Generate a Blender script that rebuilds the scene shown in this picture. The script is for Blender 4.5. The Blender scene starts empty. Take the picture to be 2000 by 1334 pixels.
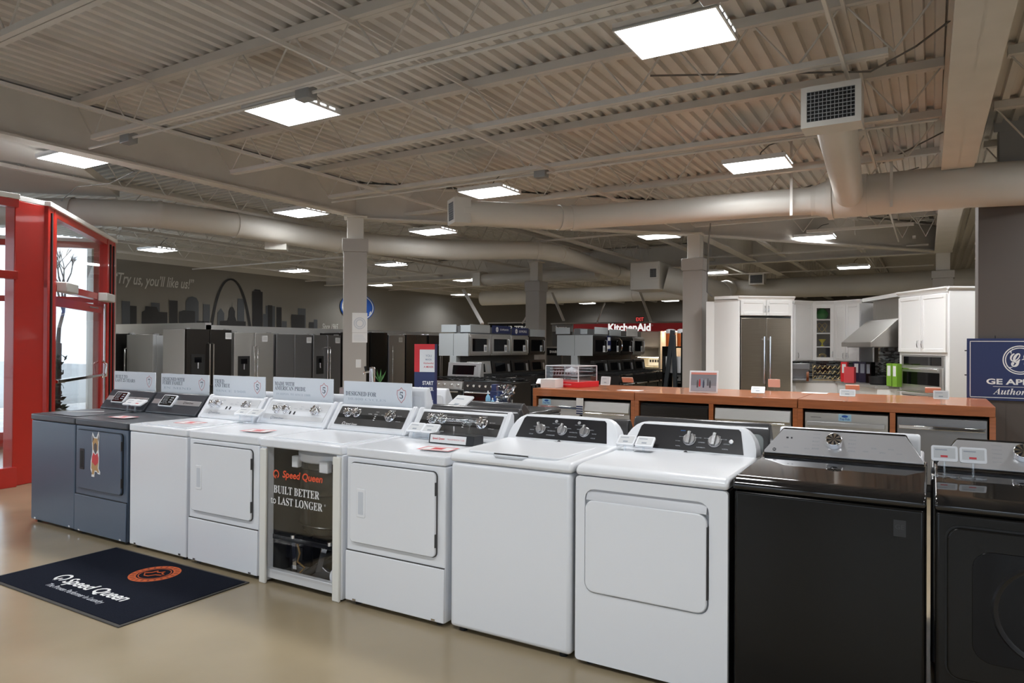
import bpy, math, random
from mathutils import Vector, Matrix
from math import pi, sin, cos, radians as R, atan2, hypot
random.seed(7)
S = bpy.context.scene
COL = S.collection

# ------------------------------------------------------------------ camera
FPX = 1376.0
CP = Vector((6.264, -2.909, 1.441))
_y, _p, _r = -0.5376, 0.0062, 0.0060
_f = Vector((sin(_y)*cos(_p), cos(_y)*cos(_p), sin(_p)))
_rt = Vector((cos(_y), -sin(_y), 0)); _up = _rt.cross(_f)
RT = cos(_r)*_rt + sin(_r)*_up; UP = -sin(_r)*_rt + cos(_r)*_up; FW = _f
cam = bpy.data.cameras.new('camera'); cam.sensor_width = 36; cam.lens = 36*FPX/2000; cam.clip_end = 200; cam.clip_start = .05
co = bpy.data.objects.new('camera', cam); COL.objects.link(co)
co.matrix_world = Matrix(((RT.x, UP.x, -FW.x, CP.x), (RT.y, UP.y, -FW.y, CP.y), (RT.z, UP.z, -FW.z, CP.z), (0, 0, 0, 1)))
S.camera = co

# ------------------------------------------------------------------ world (overcast daylight outside the shop windows), exposure
W = bpy.data.worlds.new('overcast'); S.world = W; W.use_nodes = True
W.node_tree.nodes['Background'].inputs[0].default_value = (.74, .87, 1.0, 1)
W.node_tree.nodes['Background'].inputs[1].default_value = 1.35
S.view_settings.view_transform = 'Standard'; S.view_settings.look = 'None'
S.view_settings.exposure = .93; S.view_settings.gamma = 1; S.view_settings.use_curve_mapping = False
S.cycles.max_bounces = 8; S.cycles.diffuse_bounces = 5; S.cycles.glossy_bounces = 4; S.cycles.transmission_bounces = 6
S.cycles.transparent_max_bounces = 12; S.cycles.sample_clamp_indirect = 8; S.cycles.caustics_reflective = False; S.cycles.caustics_refractive = False
LAMP = 7.0      # radiance of a ceiling panel's lens

# ------------------------------------------------------------------ where a pixel of the 2000 x 1334 view lands
def ray(u, v): return FW + RT*((u-1000)/FPX) - UP*((v-667)/FPX)
def ad(u, v, D): return CP + ray(u, v)*D                       # at a depth
def ax(u, v, x): d = ray(u, v); return CP + d*((x-CP.x)/d.x)   # on a plane x = const
def ay(u, v, y): d = ray(u, v); return CP + d*((y-CP.y)/d.y)
def az(u, v, z): d = ray(u, v); return CP + d*((z-CP.z)/d.z)

# ------------------------------------------------------------------ materials
MATS = {}
def mat(name, c, rough=.5, metal=0., noise=0., scale=8., coat=0., bump=0., emit=0., spec=.5, stretch=None, alpha=1.):
    if name in MATS: return MATS[name]
    m = bpy.data.materials.new(name); m.use_nodes = True; MATS[name] = m
    nt = m.node_tree; b = nt.nodes['Principled BSDF']
    b.inputs['Base Color'].default_value = (*c, 1); b.inputs['Roughness'].default_value = rough; b.inputs['Metallic'].default_value = metal
    b.inputs['Specular IOR Level'].default_value = spec
    if coat: b.inputs['Coat Weight'].default_value = coat; b.inputs['Coat Roughness'].default_value = .04
    if emit: b.inputs['Emission Color'].default_value = (*c, 1); b.inputs['Emission Strength'].default_value = emit
    if noise or bump:
        tc = nt.nodes.new('ShaderNodeTexCoord'); mp = nt.nodes.new('ShaderNodeMapping'); n = nt.nodes.new('ShaderNodeTexNoise')
        n.inputs['Scale'].default_value = scale; n.inputs['Detail'].default_value = 5
        mp.inputs['Scale'].default_value = stretch or (1, 1, 1)
        nt.links.new(tc.outputs['Object'], mp.inputs[0]); nt.links.new(mp.outputs[0], n.inputs['Vector'])
        if noise:
            mr = nt.nodes.new('ShaderNodeMapRange'); mr.inputs['From Min'].default_value = .3; mr.inputs['From Max'].default_value = .7
            mr.inputs['To Min'].default_value = 1-noise; mr.inputs['To Max'].default_value = 1+noise
            mx = nt.nodes.new('ShaderNodeVectorMath'); mx.operation = 'SCALE'; mx.inputs[0].default_value = c
            nt.links.new(n.outputs['Fac'], mr.inputs['Value']); nt.links.new(mr.outputs[0], mx.inputs['Scale']); nt.links.new(mx.outputs[0], b.inputs['Base Color'])
        if bump:
            bp = nt.nodes.new('ShaderNodeBump'); bp.inputs['Strength'].default_value = bump; bp.inputs['Distance'].default_value = .004
            nt.links.new(n.outputs['Fac'], bp.inputs['Height']); nt.links.new(bp.outputs[0], b.inputs['Normal'])
    return m
def glass(name, tint=(1, 1, 1), refl=.9, f0=.045):
    if name in MATS: return MATS[name]
    m = bpy.data.materials.new(name); m.use_nodes = True; MATS[name] = m; nt = m.node_tree; nt.nodes.remove(nt.nodes['Principled BSDF'])
    t = nt.nodes.new('ShaderNodeBsdfTransparent'); t.inputs[0].default_value = (*tint, 1)
    g = nt.nodes.new('ShaderNodeBsdfGlossy'); g.inputs['Roughness'].default_value = .02; g.inputs[0].default_value = (refl, refl, refl, 1)
    lw = nt.nodes.new('ShaderNodeLayerWeight'); lw.inputs[0].default_value = .5; mx = nt.nodes.new('ShaderNodeMixShader')
    pw = nt.nodes.new('ShaderNodeMath'); pw.operation = 'POWER'; pw.inputs[1].default_value = 5
    ma = nt.nodes.new('ShaderNodeMath'); ma.operation = 'MULTIPLY_ADD'; ma.inputs[1].default_value = .85; ma.inputs[2].default_value = f0
    nt.links.new(lw.outputs['Facing'], pw.inputs[0]); nt.links.new(pw.outputs[0], ma.inputs[0]); nt.links.new(ma.outputs[0], mx.inputs[0])
    nt.links.new(t.outputs[0], mx.inputs[1]); nt.links.new(g.outputs[0], mx.inputs[2])
    nt.links.new(mx.outputs[0], nt.nodes['Material Output'].inputs[0])
    return m
def emission(name, c, s):
    if name in MATS: return MATS[name]
    m = bpy.data.materials.new(name); m.use_nodes = True; MATS[name] = m; nt = m.node_tree; nt.nodes.remove(nt.nodes['Principled BSDF'])
    e = nt.nodes.new('ShaderNodeEmission'); e.inputs[0].default_value = (*c, 1); e.inputs[1].default_value = s
    nt.links.new(e.outputs[0], nt.nodes['Material Output'].inputs[0]); return m

M_ENAMEL = mat('white enamel', (.80, .82, .86), .24, coat=.2)
M_WPLAST = mat('white plastic', (.82, .835, .865), .26)
M_NAVY = mat('navy steel', (.085, .115, .165), .33, coat=.1)
M_NAVYTOP = mat('navy steel lid', (.05, .055, .065), .32)
M_BLACKP = mat('black plastic', (.012, .012, .014), .35)
M_CHAR = mat('charcoal panel', (.045, .043, .042), .42)
M_CHARD = mat('charcoal band', (.012, .012, .012), .3)
M_SILVER = mat('silver trim', (.60, .61, .63), .3, .7)
M_SILVERW = mat('pale silver panel', (.70, .71, .73), .35, .15)
M_CHROME = mat('chrome', (.82, .82, .84), .07, 1.)
M_STEEL = mat('brushed steel', (.50, .48, .45), .3, 1., noise=.05, scale=4, stretch=(60, 60, 1))
M_STEELH = mat('brushed steel across', (.60, .59, .57), .36, .85, noise=.03, scale=4, stretch=(1, 1, 60))
M_STEELB = mat('steel side with window sheen', (.84, .87, .90), .28, .2)  # brightness of the reflected windows is put into the base colour
M_BSTEEL = mat('black stainless', (.055, .05, .047), .3, .8)
M_GSTEEL = mat('grey steel', (.30, .30, .31), .35, .8)
M_BLACK = mat('matt black', (.01, .01, .01), .6)
M_GLOSSB = mat('gloss black', (.008, .008, .009), .06, coat=.4)
M_BLKCAB = mat('black cabinet', (.0075, .007, .0065), .2, spec=.26)
M_DARKGL = mat('dark glass', (.004, .004, .005), .06, spec=.22)
M_WHITE = mat('white paint', (.90, .90, .89), .5)
M_PAPER = mat('white card', (.80, .80, .80), .55)
M_INKW = mat('white ink', (.80, .80, .80), .6)
M_INKG = mat('grey ink', (.30, .33, .38), .6)
M_INKLG = mat('pale grey ink', (.60, .63, .68), .6)
M_INKB = mat('black ink', (.015, .015, .02), .5)
M_INKR = mat('red ink', (.62, .06, .07), .5)
M_ORANGE = mat('orange red ink', (.75, .09, .03), .5)
M_CEIL = mat('ceiling paint', (.63, .605, .57), .7, noise=.04, scale=3)
M_DUCT = mat('duct paint', (.60, .575, .53), .45, noise=.03, scale=2)
M_COLUMN = mat('taupe paint', (.43, .405, .38), .6)
M_COLTOP = mat('column white', (.64, .61, .56), .55)
M_DARKTP = mat('dark taupe', (.095, .080, .072), .6)
M_RED = mat('red frame paint', (.50, .022, .014), .28, coat=.2)
M_WOOD = mat('cherry wood', (.43, .14, .048), .3, noise=.16, scale=3, stretch=(1, 14, 14), coat=.35)
M_BLUE = mat('navy sign', (.012, .022, .10), .35)
M_BLUEOV = mat('blue sign', (.015, .09, .42), .35)
M_KRED = mat('red fascia', (.66, .014, .022), .4)
M_CAB = mat('cabinet white', (.87, .86, .845), .35)
M_GREYP = mat('grey end panel', (.42, .45, .47), .45)
M_GLASS = glass('window glass'); M_CLEAR = glass('clear acrylic', (.93, .95, .96), 1., .06)
M_RUB = mat('black rubber', (.012, .012, .013), .8)
M_CORD = mat('grey cord', (.16, .15, .14), .6)

# ------------------------------------------------------------------ mesh building
class MB:
    def __init__(s): s.v = []; s.f = []; s.m = []
    def add(s, vs, fs, mi=0):
        n = len(s.v); s.v += [tuple(v) for v in vs]; s.f += [tuple(i+n for i in f) for f in fs]; s.m += [mi]*len(fs); return s
    def box(s, x0, x1, y0, y1, z0, z1, mi=0):
        return s.add([(x0,y0,z0),(x1,y0,z0),(x1,y1,z0),(x0,y1,z0),(x0,y0,z1),(x1,y0,z1),(x1,y1,z1),(x0,y1,z1)],
                     [(0,3,2,1),(4,5,6,7),(0,1,5,4),(1,2,6,5),(2,3,7,6),(3,0,4,7)], mi)
    def bar(s, p, q, w, h, mi=0, up=(0, 0, 1)):
        p = Vector(p); q = Vector(q); d = (q-p).normalized(); u = Vector(up)
        if abs(d.dot(u)) > .98: u = Vector((0, 1, 0))
        a = d.cross(u).normalized()*(w/2); b = a.cross(d).normalized()*(h/2)
        c = [p-a-b, p+a-b, p+a+b, p-a+b, q-a-b, q+a-b, q+a+b, q-a+b]
        return s.add(c, [(0,1,2,3),(7,6,5,4),(0,4,5,1),(1,5,6,2),(2,6,7,3),(3,7,4,0)], mi)
    def cyl(s, p, q, r, n=16, r2=None, mi=0, cap=True):
        p = Vector(p); q = Vector(q); r2 = r if r2 is None else r2; d = (q-p).normalized()
        a = d.cross(Vector((0, 0, 1))) if abs(d.z) < .95 else d.cross(Vector((1, 0, 0))); a.normalize(); b = d.cross(a)
        vs = [p+(a*cos(2*pi*i/n)+b*sin(2*pi*i/n))*r for i in range(n)]+[q+(a*cos(2*pi*i/n)+b*sin(2*pi*i/n))*r2 for i in range(n)]
        fs = [(i, i+n, (i+1) % n+n, (i+1) % n) for i in range(n)]
        if cap: fs += [tuple(range(n)), tuple(reversed(range(n, 2*n)))]
        return s.add(vs, fs, mi)
    def tube(s, pts, r, n=8, mi=0, rs=None):
        pts = [Vector(p) for p in pts]; L = len(pts); vs = []; prev = None
        for k, p in enumerate(pts):
            d = (pts[min(k+1, L-1)]-pts[max(k-1, 0)]).normalized()
            if prev is None: a = d.cross(Vector((0, 0, 1))) if abs(d.z) < .95 else d.cross(Vector((1, 0, 0)))
            else: a = prev-d*prev.dot(d)
            a.normalize(); prev = a; b = d.cross(a); rr = rs[k] if rs else r
            vs += [p+(a*cos(2*pi*i/n)+b*sin(2*pi*i/n))*rr for i in range(n)]
        fs = [(k*n+i, (k+1)*n+i, (k+1)*n+(i+1) % n, k*n+(i+1) % n) for k in range(L-1) for i in range(n)]
        fs += [tuple(range(n)), tuple(reversed(range((L-1)*n, L*n)))]
        return s.add(vs, fs, mi)
    def prism(s, poly, axis, a, b, mi=0):
        n = len(poly)
        def P(q, t): return (t, q[0], q[1]) if axis == 'x' else ((q[0], t, q[1]) if axis == 'y' else (q[0], q[1], t))
        vs = [P(q, a) for q in poly]+[P(q, b) for q in poly]
        return s.add(vs, [tuple(range(n)), tuple(reversed(range(n, 2*n)))]+[(i, i+n, (i+1) % n+n, (i+1) % n) for i in range(n)], mi)
    def lathe(s, prof, c=(0, 0, 0), n=24, mi=0):
        vs = [(c[0]+r*cos(2*pi*i/n), c[1]+r*sin(2*pi*i/n), c[2]+z) for r, z in prof for i in range(n)]; L = len(prof)
        fs = [(k*n+i, k*n+(i+1) % n, (k+1)*n+(i+1) % n, (k+1)*n+i) for k in range(L-1) for i in range(n)]
        if prof[0][0] > 1e-5: fs.append(tuple(reversed(range(n))))
        if prof[-1][0] > 1e-5: fs.append(tuple(range((L-1)*n, L*n)))
        return s.add(vs, fs, mi)
    def poly(s, pts, mi=0): return s.add(pts, [tuple(range(len(pts)))], mi)
    def xf(s, M, start=0):
        for i in range(start, len(s.v)): s.v[i] = tuple(M @ Vector(s.v[i]))
        return s
    def build(s, name, mats, parent=None, bevel=0., seg=2, smooth=True, ang=38):
        me = bpy.data.meshes.new(name); me.from_pydata(s.v, [], s.f)
        for m in (mats if isinstance(mats, (list, tuple)) else [mats]): me.materials.append(m)
        me.polygons.foreach_set('material_index', s.m)
        import bmesh
        bm = bmesh.new(); bm.from_mesh(me); bmesh.ops.recalc_face_normals(bm, faces=bm.faces)
        bm.to_mesh(me); bm.free()
        if smooth:
            me.polygons.foreach_set('use_smooth', [True]*len(me.polygons)); me.set_sharp_from_angle(angle=R(ang))
        o = bpy.data.objects.new(name, me); COL.objects.link(o)
        if parent is not None: o.parent = parent
        if bevel:
            b = o.modifiers.new('bevel', 'BEVEL'); b.width = bevel; b.segments = seg; b.limit_method = 'ANGLE'; b.angle_limit = R(40)
        return o

def rr(x0, x1, z0, z1, r, n=5):            # rounded rectangle outline
    out = []
    rs = r if isinstance(r, (list, tuple)) else (r,)*4   # bl, br, tr, tl
    for (cx, cz, a0, q) in ((x0, z0, 180, rs[0]), (x1, z0, 270, rs[1]), (x1, z1, 0, rs[2]), (x0, z1, 90, rs[3])):
        ox = cx+q if cx == x0 else cx-q; oz = cz+q if cz == z0 else cz-q
        for i in range(n+1):
            a = R(a0+90*i/n); out.append((ox+q*cos(a), oz+q*sin(a)))
    return out

def tag(o, label=None, cat=None, group=None, kind=None):
    if label: o['label'] = label
    if cat: o['category'] = cat
    if group: o['group'] = group
    if kind: o['kind'] = kind
    return o
def thing(name, label, cat, loc=(0, 0, 0), rz=0., group=None):
    o = bpy.data.objects.new(name, None); o.empty_display_size = .1; COL.objects.link(o)
    o.location = loc; o.rotation_euler = (0, 0, rz)
    return tag(o, label, cat, group)
def struct(o): o['kind'] = 'structure'; return o
def kids(o): return [c for c in ALLKIDS.get(o.name, [])]
def dup(root, label=None, loc=None, rz=None, group=None):
    def cp(o, par):
        c = o.copy(); COL.objects.link(c)
        if par is not None: c.parent = par
        for ch in o.children: cp(ch, c)
        return c
    r = cp(root, None)
    if loc is not None: r.location = loc
    if rz is not None: r.rotation_euler = (0, 0, rz)
    return tag(r, label, None, group)

_txt = {}
def text_mesh(body, shear=0., bold=0.):
    k = (body, shear, bold)
    if k in _txt: return _txt[k]
    c = bpy.data.curves.new('lettering', 'FONT'); c.body = body; c.shear = shear; c.offset = bold; c.resolution_u = 3; c.align_x = 'CENTER'
    o = bpy.data.objects.new('lettering', c); COL.objects.link(o); bpy.context.view_layer.update()
    me = bpy.data.meshes.new_from_object(o.evaluated_get(bpy.context.evaluated_depsgraph_get()))
    bpy.data.objects.remove(o); bpy.data.curves.remove(c)
    xs = [v.co.x for v in me.vertices]; ys = [v.co.y for v in me.vertices]
    x0, x1, y0, y1 = min(xs), max(xs), min(ys), max(ys)
    for v in me.vertices: v.co.x -= (x0+x1)/2; v.co.y -= (y0+y1)/2
    _txt[k] = (me, x1-x0, y1-y0); return _txt[k]
def T(body, m, parent, c, right, up, w=None, h=None, shear=0., bold=0., name='lettering'):
    """flat lettering centred on c; right and up span its plane; w or h (or both) is its size"""
    me, mw, mh = text_mesh(body, shear, bold)
    sx = w/mw if w else h/mh; sy = h/mh if h else sx
    r = Vector(right).normalized(); u = Vector(up).normalized(); n = r.cross(u)
    m2 = me.copy(); m2.materials.clear(); m2.materials.append(m)
    o = bpy.data.objects.new(name, m2); COL.objects.link(o); o.parent = parent
    c = Vector(c)
    o.matrix_local = Matrix(((r.x*sx, u.x*sy, n.x, c.x), (r.y*sx, u.y*sy, n.y, c.y), (r.z*sx, u.z*sy, n.z, c.z), (0, 0, 0, 1)))
    return o
_SB = {}
def serif(t):   # bold serif capitals of the mathematical block
    return ''.join(chr(0x1D400+ord(c)-65) if 'A' <= c <= 'Z' else (chr(0x1D41A+ord(c)-97) if 'a' <= c <= 'z' else (chr(0x1D7CE+ord(c)-48) if '0' <= c <= '9' else c)) for c in t)
def script(t):
    return ''.join(chr(0x1D4D0+ord(c)-65) if 'A' <= c <= 'Z' else (chr(0x1D4EA+ord(c)-97) if 'a' <= c <= 'z' else c) for c in t)
X3, Y3, Z3 = Vector((1, 0, 0)), Vector((0, 1, 0)), Vector((0, 0, 1))
# ------------------------------------------------------------------ room shell
DECK = 3.95
def floor_mat():
    m = mat('polished concrete', (.335, .27, .175), .2, noise=.14, scale=.9)
    nt = m.node_tree; b = nt.nodes['Principled BSDF']
    n = nt.nodes.new('ShaderNodeTexNoise'); n.inputs['Scale'].default_value = 3; tc = nt.nodes.new('ShaderNodeTexCoord')
    mr = nt.nodes.new('ShaderNodeMapRange'); mr.inputs['To Min'].default_value = .12; mr.inputs['To Max'].default_value = .3
    nt.links.new(tc.outputs['Object'], n.inputs['Vector']); nt.links.new(n.outputs['Fac'], mr.inputs['Value']); nt.links.new(mr.outputs[0], b.inputs['Roughness'])
    return m
struct(MB().box(-11.4, 11.3, -7.2, 29, -.1, 0).build('floor', floor_mat()))
M_WALL = mat('mural wall paint', (.22, .205, .185), .6); M_WALLL = mat('upper wall paint', (.56, .54, .50), .65)
w = MB().box(-11.2, -11, 6.4, 29, 0, 1.9, 1).box(-11.2, -11, 6.4, 29, 1.9, 3.53, 0).box(-11.2, -11, 6.4, 29, 3.53, 4.1, 1)
struct(w.build('wall_left', [M_WALL, M_WALLL]))
struct(MB().box(-11.2, 11.2, 28.7, 28.9, 0, 4.1).build('wall_back', mat('back wall paint', (.13, .118, .105), .6)))
struct(MB().box(11, 11.2, -7, 28.9, 0, 4.1).build('wall_right', M_WALLL))
# shop front behind the camera: glazed bays between piers
w = MB().box(-1.7, 11.2, -7.2, -7, 0, .35).box(-1.7, 11.2, -7.2, -7, 2.75, 4.1)
for x in (-1.7, 1.4, 4.6, 7.8, 10.9): w.box(x, x+.3, -7.2, -7, .35, 2.75)
struct(w.build('wall_front', M_WALLL))
for i, x in enumerate((-1.4, 1.7, 4.9, 8.1)):
    f = MB(); f.box(x, x+2.9 if i else x+2.8, -7.14, -7.06, .35, .41).box(x, x+2.8, -7.14, -7.06, 2.69, 2.75)
    for k in (0, .93, 1.87, 2.74): f.box(x+k, x+k+.06, -7.14, -7.06, .41, 2.69)
    fo = struct(f.build('window_%d' % (i+1), M_RED))
    MB().box(x+.06, x+2.74, -7.105, -7.095, .41, 2.69).build('pane', M_GLASS, fo)
a, b = Vector((-3.9, 2.83, 0)), Vector((-11.1, 6.45, 0))
struct(MB().bar(a+Z3*1.5, b+Z3*1.5, .16, 3.0).build('wall_entrance', M_WALLL))
struct(MB().box(-1.75, -1.6, -7.1, -2.45, 0, 4.1).build('wall_side', M_WALLL))

# corrugated roof deck, in two fields that meet on the diagonal girder
def deck():
    d = MB(); p = .145
    def strip(axis, t, lo, hi):
        if hi-lo < .05: return
        q = [(t, .0), (t+.06, .0), (t+.072, .044), (t+.133, .044), (t+p, .0)]
        for i in range(4):
            (s0, z0), (s1, z1) = q[i], q[i+1]
            if axis == 'y': d.add([(s0, lo, DECK+z0), (s1, lo, DECK+z1), (s1, hi, DECK+z1), (s0, hi, DECK+z0)], [(0, 1, 2, 3)])
            else: d.add([(lo, s0, DECK+z0), (lo, s1, DECK+z1), (hi, s1, DECK+z1), (hi, s0, DECK+z0)], [(0, 1, 2, 3)])
    n = int((11.2+1.4)/p)
    for i in range(n+1):
        x = -1.4+i*p; strip('y', x, -7.2, min(x+6.6, 28.9) if x < 6.4 else 28.9)
    for i in range(int((28.9+7.2)/p)+1):
        y = -7.2+i*p; strip('x', y, -11.2, -1.4 if y < 5.2 else min(6.4, y-6.6))
    return d
struct(deck().build('ceiling', M_CEIL, smooth=False))
struct(MB().box(-11.2, 11.2, -7.2, 28.9, 4.1, 4.2).build('roof_slab', M_CEIL))

# ------------------------------------------------------------------ steel: joists, bridging, girders
def joist(p, q, fine=True):
    p = Vector(p); q = Vector(q); L = (q-p).length; d = (q-p)/L; zt, zb = DECK-.04, 3.5
    side = d.cross(Z3)
    t = thing('roof_joist', None, None, p); t['kind'] = 'structure'
    o = -p
    m = MB()
    for s in (-.027, .027):
        m.bar(p+o+side*s+Z3*zt, q+o+side*s+Z3*zt, .05, .075)
    m.build('top_chord', M_CEIL, t, smooth=False)
    m = MB()
    for s in (-.024, .024): m.bar(p+o+side*s+Z3*zb+d*.35, q+o+side*s+Z3*zb-d*.35, .04, .045)
    m.build('bottom_chord', M_CEIL, t, smooth=False)
    m = MB(); n = max(2, int(round(L/.62))); s = L/n
    for k in range(n):
        a, b, c = d*(k*s)+Z3*zt, d*((k+.5)*s)+Z3*zb, d*((k+1)*s)+Z3*zt
        m.cyl(a, b, .0085, 6, cap=False); m.cyl(b, c, .0085, 6, cap=False)
    m.build('web', M_CEIL, t)
    return t
for y in (-2.2, -.6, 1.0, 2.62, 4.22, 5.75): joist((-1.3, y, 0), (6.35, y, 0))
for y in (7.35, 8.95, 10.5, 12.1): joist((y-6.5, y, 0), (6.35, y, 0))
for y in (1.0, 2.62, 4.22, 5.75, 7.35, 8.95, 10.5): joist((6.8, y, 0), (10.9, y, 0))
for x in (-3.0, -4.6, -6.2, -7.8, -9.4): joist((x, -1.5 if x > -3.5 else 2.6-.5*(x+3.5), 0), (x, 28.6, 0))
for x in (-1.4, .2, 1.8, 3.4, 5.0): joist((x, x+6.75, 0), (x, 28.6, 0))
br = MB()
for x in (.05, 2.52, 5.72):
    br.bar((x, -4, 3.46), (x+.0, x+6.5, 3.46), .022, .03); br.bar((x, -4, 3.86), (x, x+6.5, 3.86), .022, .03)
for y in (9, 13, 17, 21, 25): br.bar((-10.9, y, 3.46), (min(6.3, y-6.8), y, 3.46), .03, .03)
struct(br.build('joist_bridging', M_CEIL, smooth=False))
def girder(p, q, zb, h, wd=.2, name='roof_girder'):
    p = Vector(p); q = Vector(q); m = MB()
    m.bar(p+Z3*(zb+.012), q+Z3*(zb+.012), wd, .024); m.bar(p+Z3*(zb+h/2), q+Z3*(zb+h/2), .02, h); m.bar(p+Z3*(zb+h-.012), q+Z3*(zb+h-.012), wd, .024)
    return struct(m.build(name, M_CEIL, smooth=False))
girder((-1.4, -7, 0), (-1.4, 5.2, 0), 3.42, .5)
girder((6.57, -7, 0), (6.45, 13.7, 0), 3.36, .56, .3)
girder((-1.4, 5.2, 0), (2.7, 9.2, 0), 3.38, .54); girder((2.7, 9.2, 0), (6.4, 13.7, 0), 3.38, .54)
girder((6.4, 13.9, 0), (-10.9, 13.9, 0), 3.38, .54)
girder((2.7, 9.3, 0), (2.7, 28.6, 0), 3.42, .5)

# ------------------------------------------------------------------ ceiling lights
M_LENS = emission('lit lens', (.965, .985, 1.0), LAMP); M_HOUS = mat('light housing', (.75, .75, .75), .4)
LW, LD = .64, .5
def make_light(label):
    t = thing('ceiling_light', label, 'ceiling light')
    m = MB().box(-LW/2-.012, LW/2+.012, -LD/2-.012, LD/2+.012, .006, .05).box(-LW/2-.012, LW/2+.012, -LD/2-.012, -LD/2, 0, .02).box(-LW/2-.012, LW/2+.012, LD/2, LD/2+.012, 0, .02)
    m.box(-LW/2-.012, -LW/2, -LD/2, LD/2, 0, .02).box(LW/2, LW/2+.012, -LD/2, LD/2, 0, .02).box(-.1, .1, -.07, .07, .05, .1)
    m.build('housing', M_HOUS, t)
    MB().box(-LW/2, LW/2, -LD/2, LD/2, 0, .005).build('lens', M_LENS, t)
    la = bpy.data.lights.new('panel_light', 'AREA'); la.shape = 'RECTANGLE'; la.size = LW-.02; la.size_y = LD-.02; la.energy = 15.5; la.color = (.965, .985, 1.0); la.spread = R(146)
    lo = bpy.data.objects.new('panel_light', la); COL.objects.link(lo); lo.parent = t; lo.location = (0, 0, -.004)
    for sx in (-1, 1):
        s = MB()
        for k in range(4): s.box(sx*(LW/2+.012)-.002, sx*(LW/2+.012)+.002, -.2+k*.105, -.135+k*.105, .022, .032)
        s.build('glowing_slot', M_LENS, t)
    w = MB()
    for sx in (-1, 1): w.tube([(sx*.26, -.16, .05), (sx*.26, 0, .13), (sx*.26, .16, .05)], .003, 5)
    w.build('hanger_wire', M_CORD, t)
    MB().tube([(.0, .05, .1), (.02, .08, .17), (.1, .1, .24), (.22, .08, .26)], .007, 6).build('power_cord', M_CORD, t)
    return t
LIGHTS = [
 (1320, 70, 3.45, 'largest and nearest lit ceiling panel, above the two white washer and dryer with black consoles'),
 (570, 220, 3.45, 'lit square ceiling panel above the white top-load washers, one row nearest the viewer'),
 (150, 312, 3.45, 'lit ceiling panel hung just in front of the steel girder above the red entrance'),
 (956, 377, 3.45, 'lit ceiling panel beside the open end of the big round duct'),
 (1480, 324, 3.45, 'lit ceiling panel between the square air grille and the round duct'),
 (588, 417, 3.45, 'lit ceiling panel left of the white top of the column with paper notices'),
 (846, 453.5, 3.38, 'lit ceiling panel hanging over the grey duct, right of the column with paper notices'),
 (1287, 462.5, 3.44, 'lit ceiling panel hung left of the column beside the red fascia'),
 (1592, 465, 3.46, 'lit ceiling panel above the range hood of the white kitchen'),
 (308, 489, 3.45, 'lit ceiling panel above the painted slogan on the dark wall'),
 (575, 530, 3.45, 'lit ceiling panel above the tall tower of the painted skyline'),
 (764, 517.5, 3.45, 'lit ceiling panel below the grey duct, just right of the column with notices'),
 (743, 557.5, 3.45, 'lit ceiling panel partly behind the right edge of the column with notices'),
 (910, 548, 3.45, 'lit ceiling panel at the left end of the short grey duct'),
 (900, 576, 3.45, 'lit ceiling panel above the left end of the microwave island'),
 (1000, 596, 3.45, 'small distant lit ceiling panel left of the taupe column behind the microwaves'),
 (1140, 545, 3.45, 'lit ceiling panel under the middle of the short grey duct'),
 (1069, 572, 3.45, 'lit ceiling panel touching the right side of the distant taupe column'),
 (1147, 593, 3.45, 'small distant lit ceiling panel above the exit sign'),
 (1246, 567.5, 3.45, 'lit ceiling panel under the boxy duct junction'),
 (1309, 588, 3.45, 'small distant lit ceiling panel above the end of the red fascia'),
 (1394, 533, 3.45, 'lit ceiling panel just right of the column beside the red fascia'),
 (1667, 523, 3.3, 'lit ceiling panel above the white kitchen, hung on one cord from its middle'),
 (1690, 555, 3.45, 'farthest lit ceiling panel seen over the white kitchen crown'),
]
L0 = None
for (u, v, z, lab) in LIGHTS:
    P = az(u, v, z)
    if L0 is None: L0 = make_light(lab); L0.location = P; L0['group'] = 'lit ceiling panels'
    else: dup(L0, lab, P)
for (x, y) in ((8.1, 1.5), (8.1, 5.2), (1.5, -2.3), (-1.78+.2, -2.3), (4.84, -2.3), (8.1, -2.3), (8.2, 10.8)):    # the same lamps overhead and beside the view
    dup(L0, 'lit ceiling panel of the aisles behind and right of the viewer', (x, y, 3.45))
dup(L0, 'added ceiling panel, unseen behind the big round duct', (4.6, 7.6, 3.45))  # unseen lamp added to brighten the white kitchen
dup(L0, 'added ceiling panel, unseen behind the broad dark column', (7.75, 8.2, 3.45))  # another lamp added out of sight for the kitchen
dup(L0, 'added ceiling panel, unseen behind the big round duct above the oven cabinet', (5.9, 7.2, 3.45))  # added lamp, unseen, lifts the kitchen cabinets
# conduit with junction boxes along the joists that carry the lamps
def conduit(y, x0, x1, boxes, lab):
    t = thing('conduit', lab, 'conduit', (x0, y, 3.45), 0, 'electrical conduits')
    MB().tube([(0, 0, 0), ((x1-x0)*.5, .0, .0), (x1-x0, 0, 0)], .013, 8).build('pipe', M_DUCT, t)
    for u in boxes:
        m = MB().box(u-x0-.075, u-x0+.075, -.05, .05, -.05, .05); m.build('junction_box', mat('galvanised box', (.33, .34, .34), .4, .5), t, .006)
    return t
conduit(1.08, -1.2, 6.3, (-.5, 1.95, 5.2), 'thin conduit with boxes along the joist above the nearest row of ceiling panels')
conduit(4.3, -1.0, 6.3, (2.35, 5.55), 'thin conduit with boxes along the joist above the panels next to the big duct')
def cable(pts, r, lab):
    tag(MB().tube(pts, r, 6).build('cable', M_CORD), lab, 'cable', 'loose ceiling cables')
cable([az(*q) for q in ((1270, 148, 3.7), (1700, 140, 3.7), (1790, 90, 3.75), (1856, 40, 3.9))], .008, 'dark cable curving up towards the girder above the square air grille')
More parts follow.
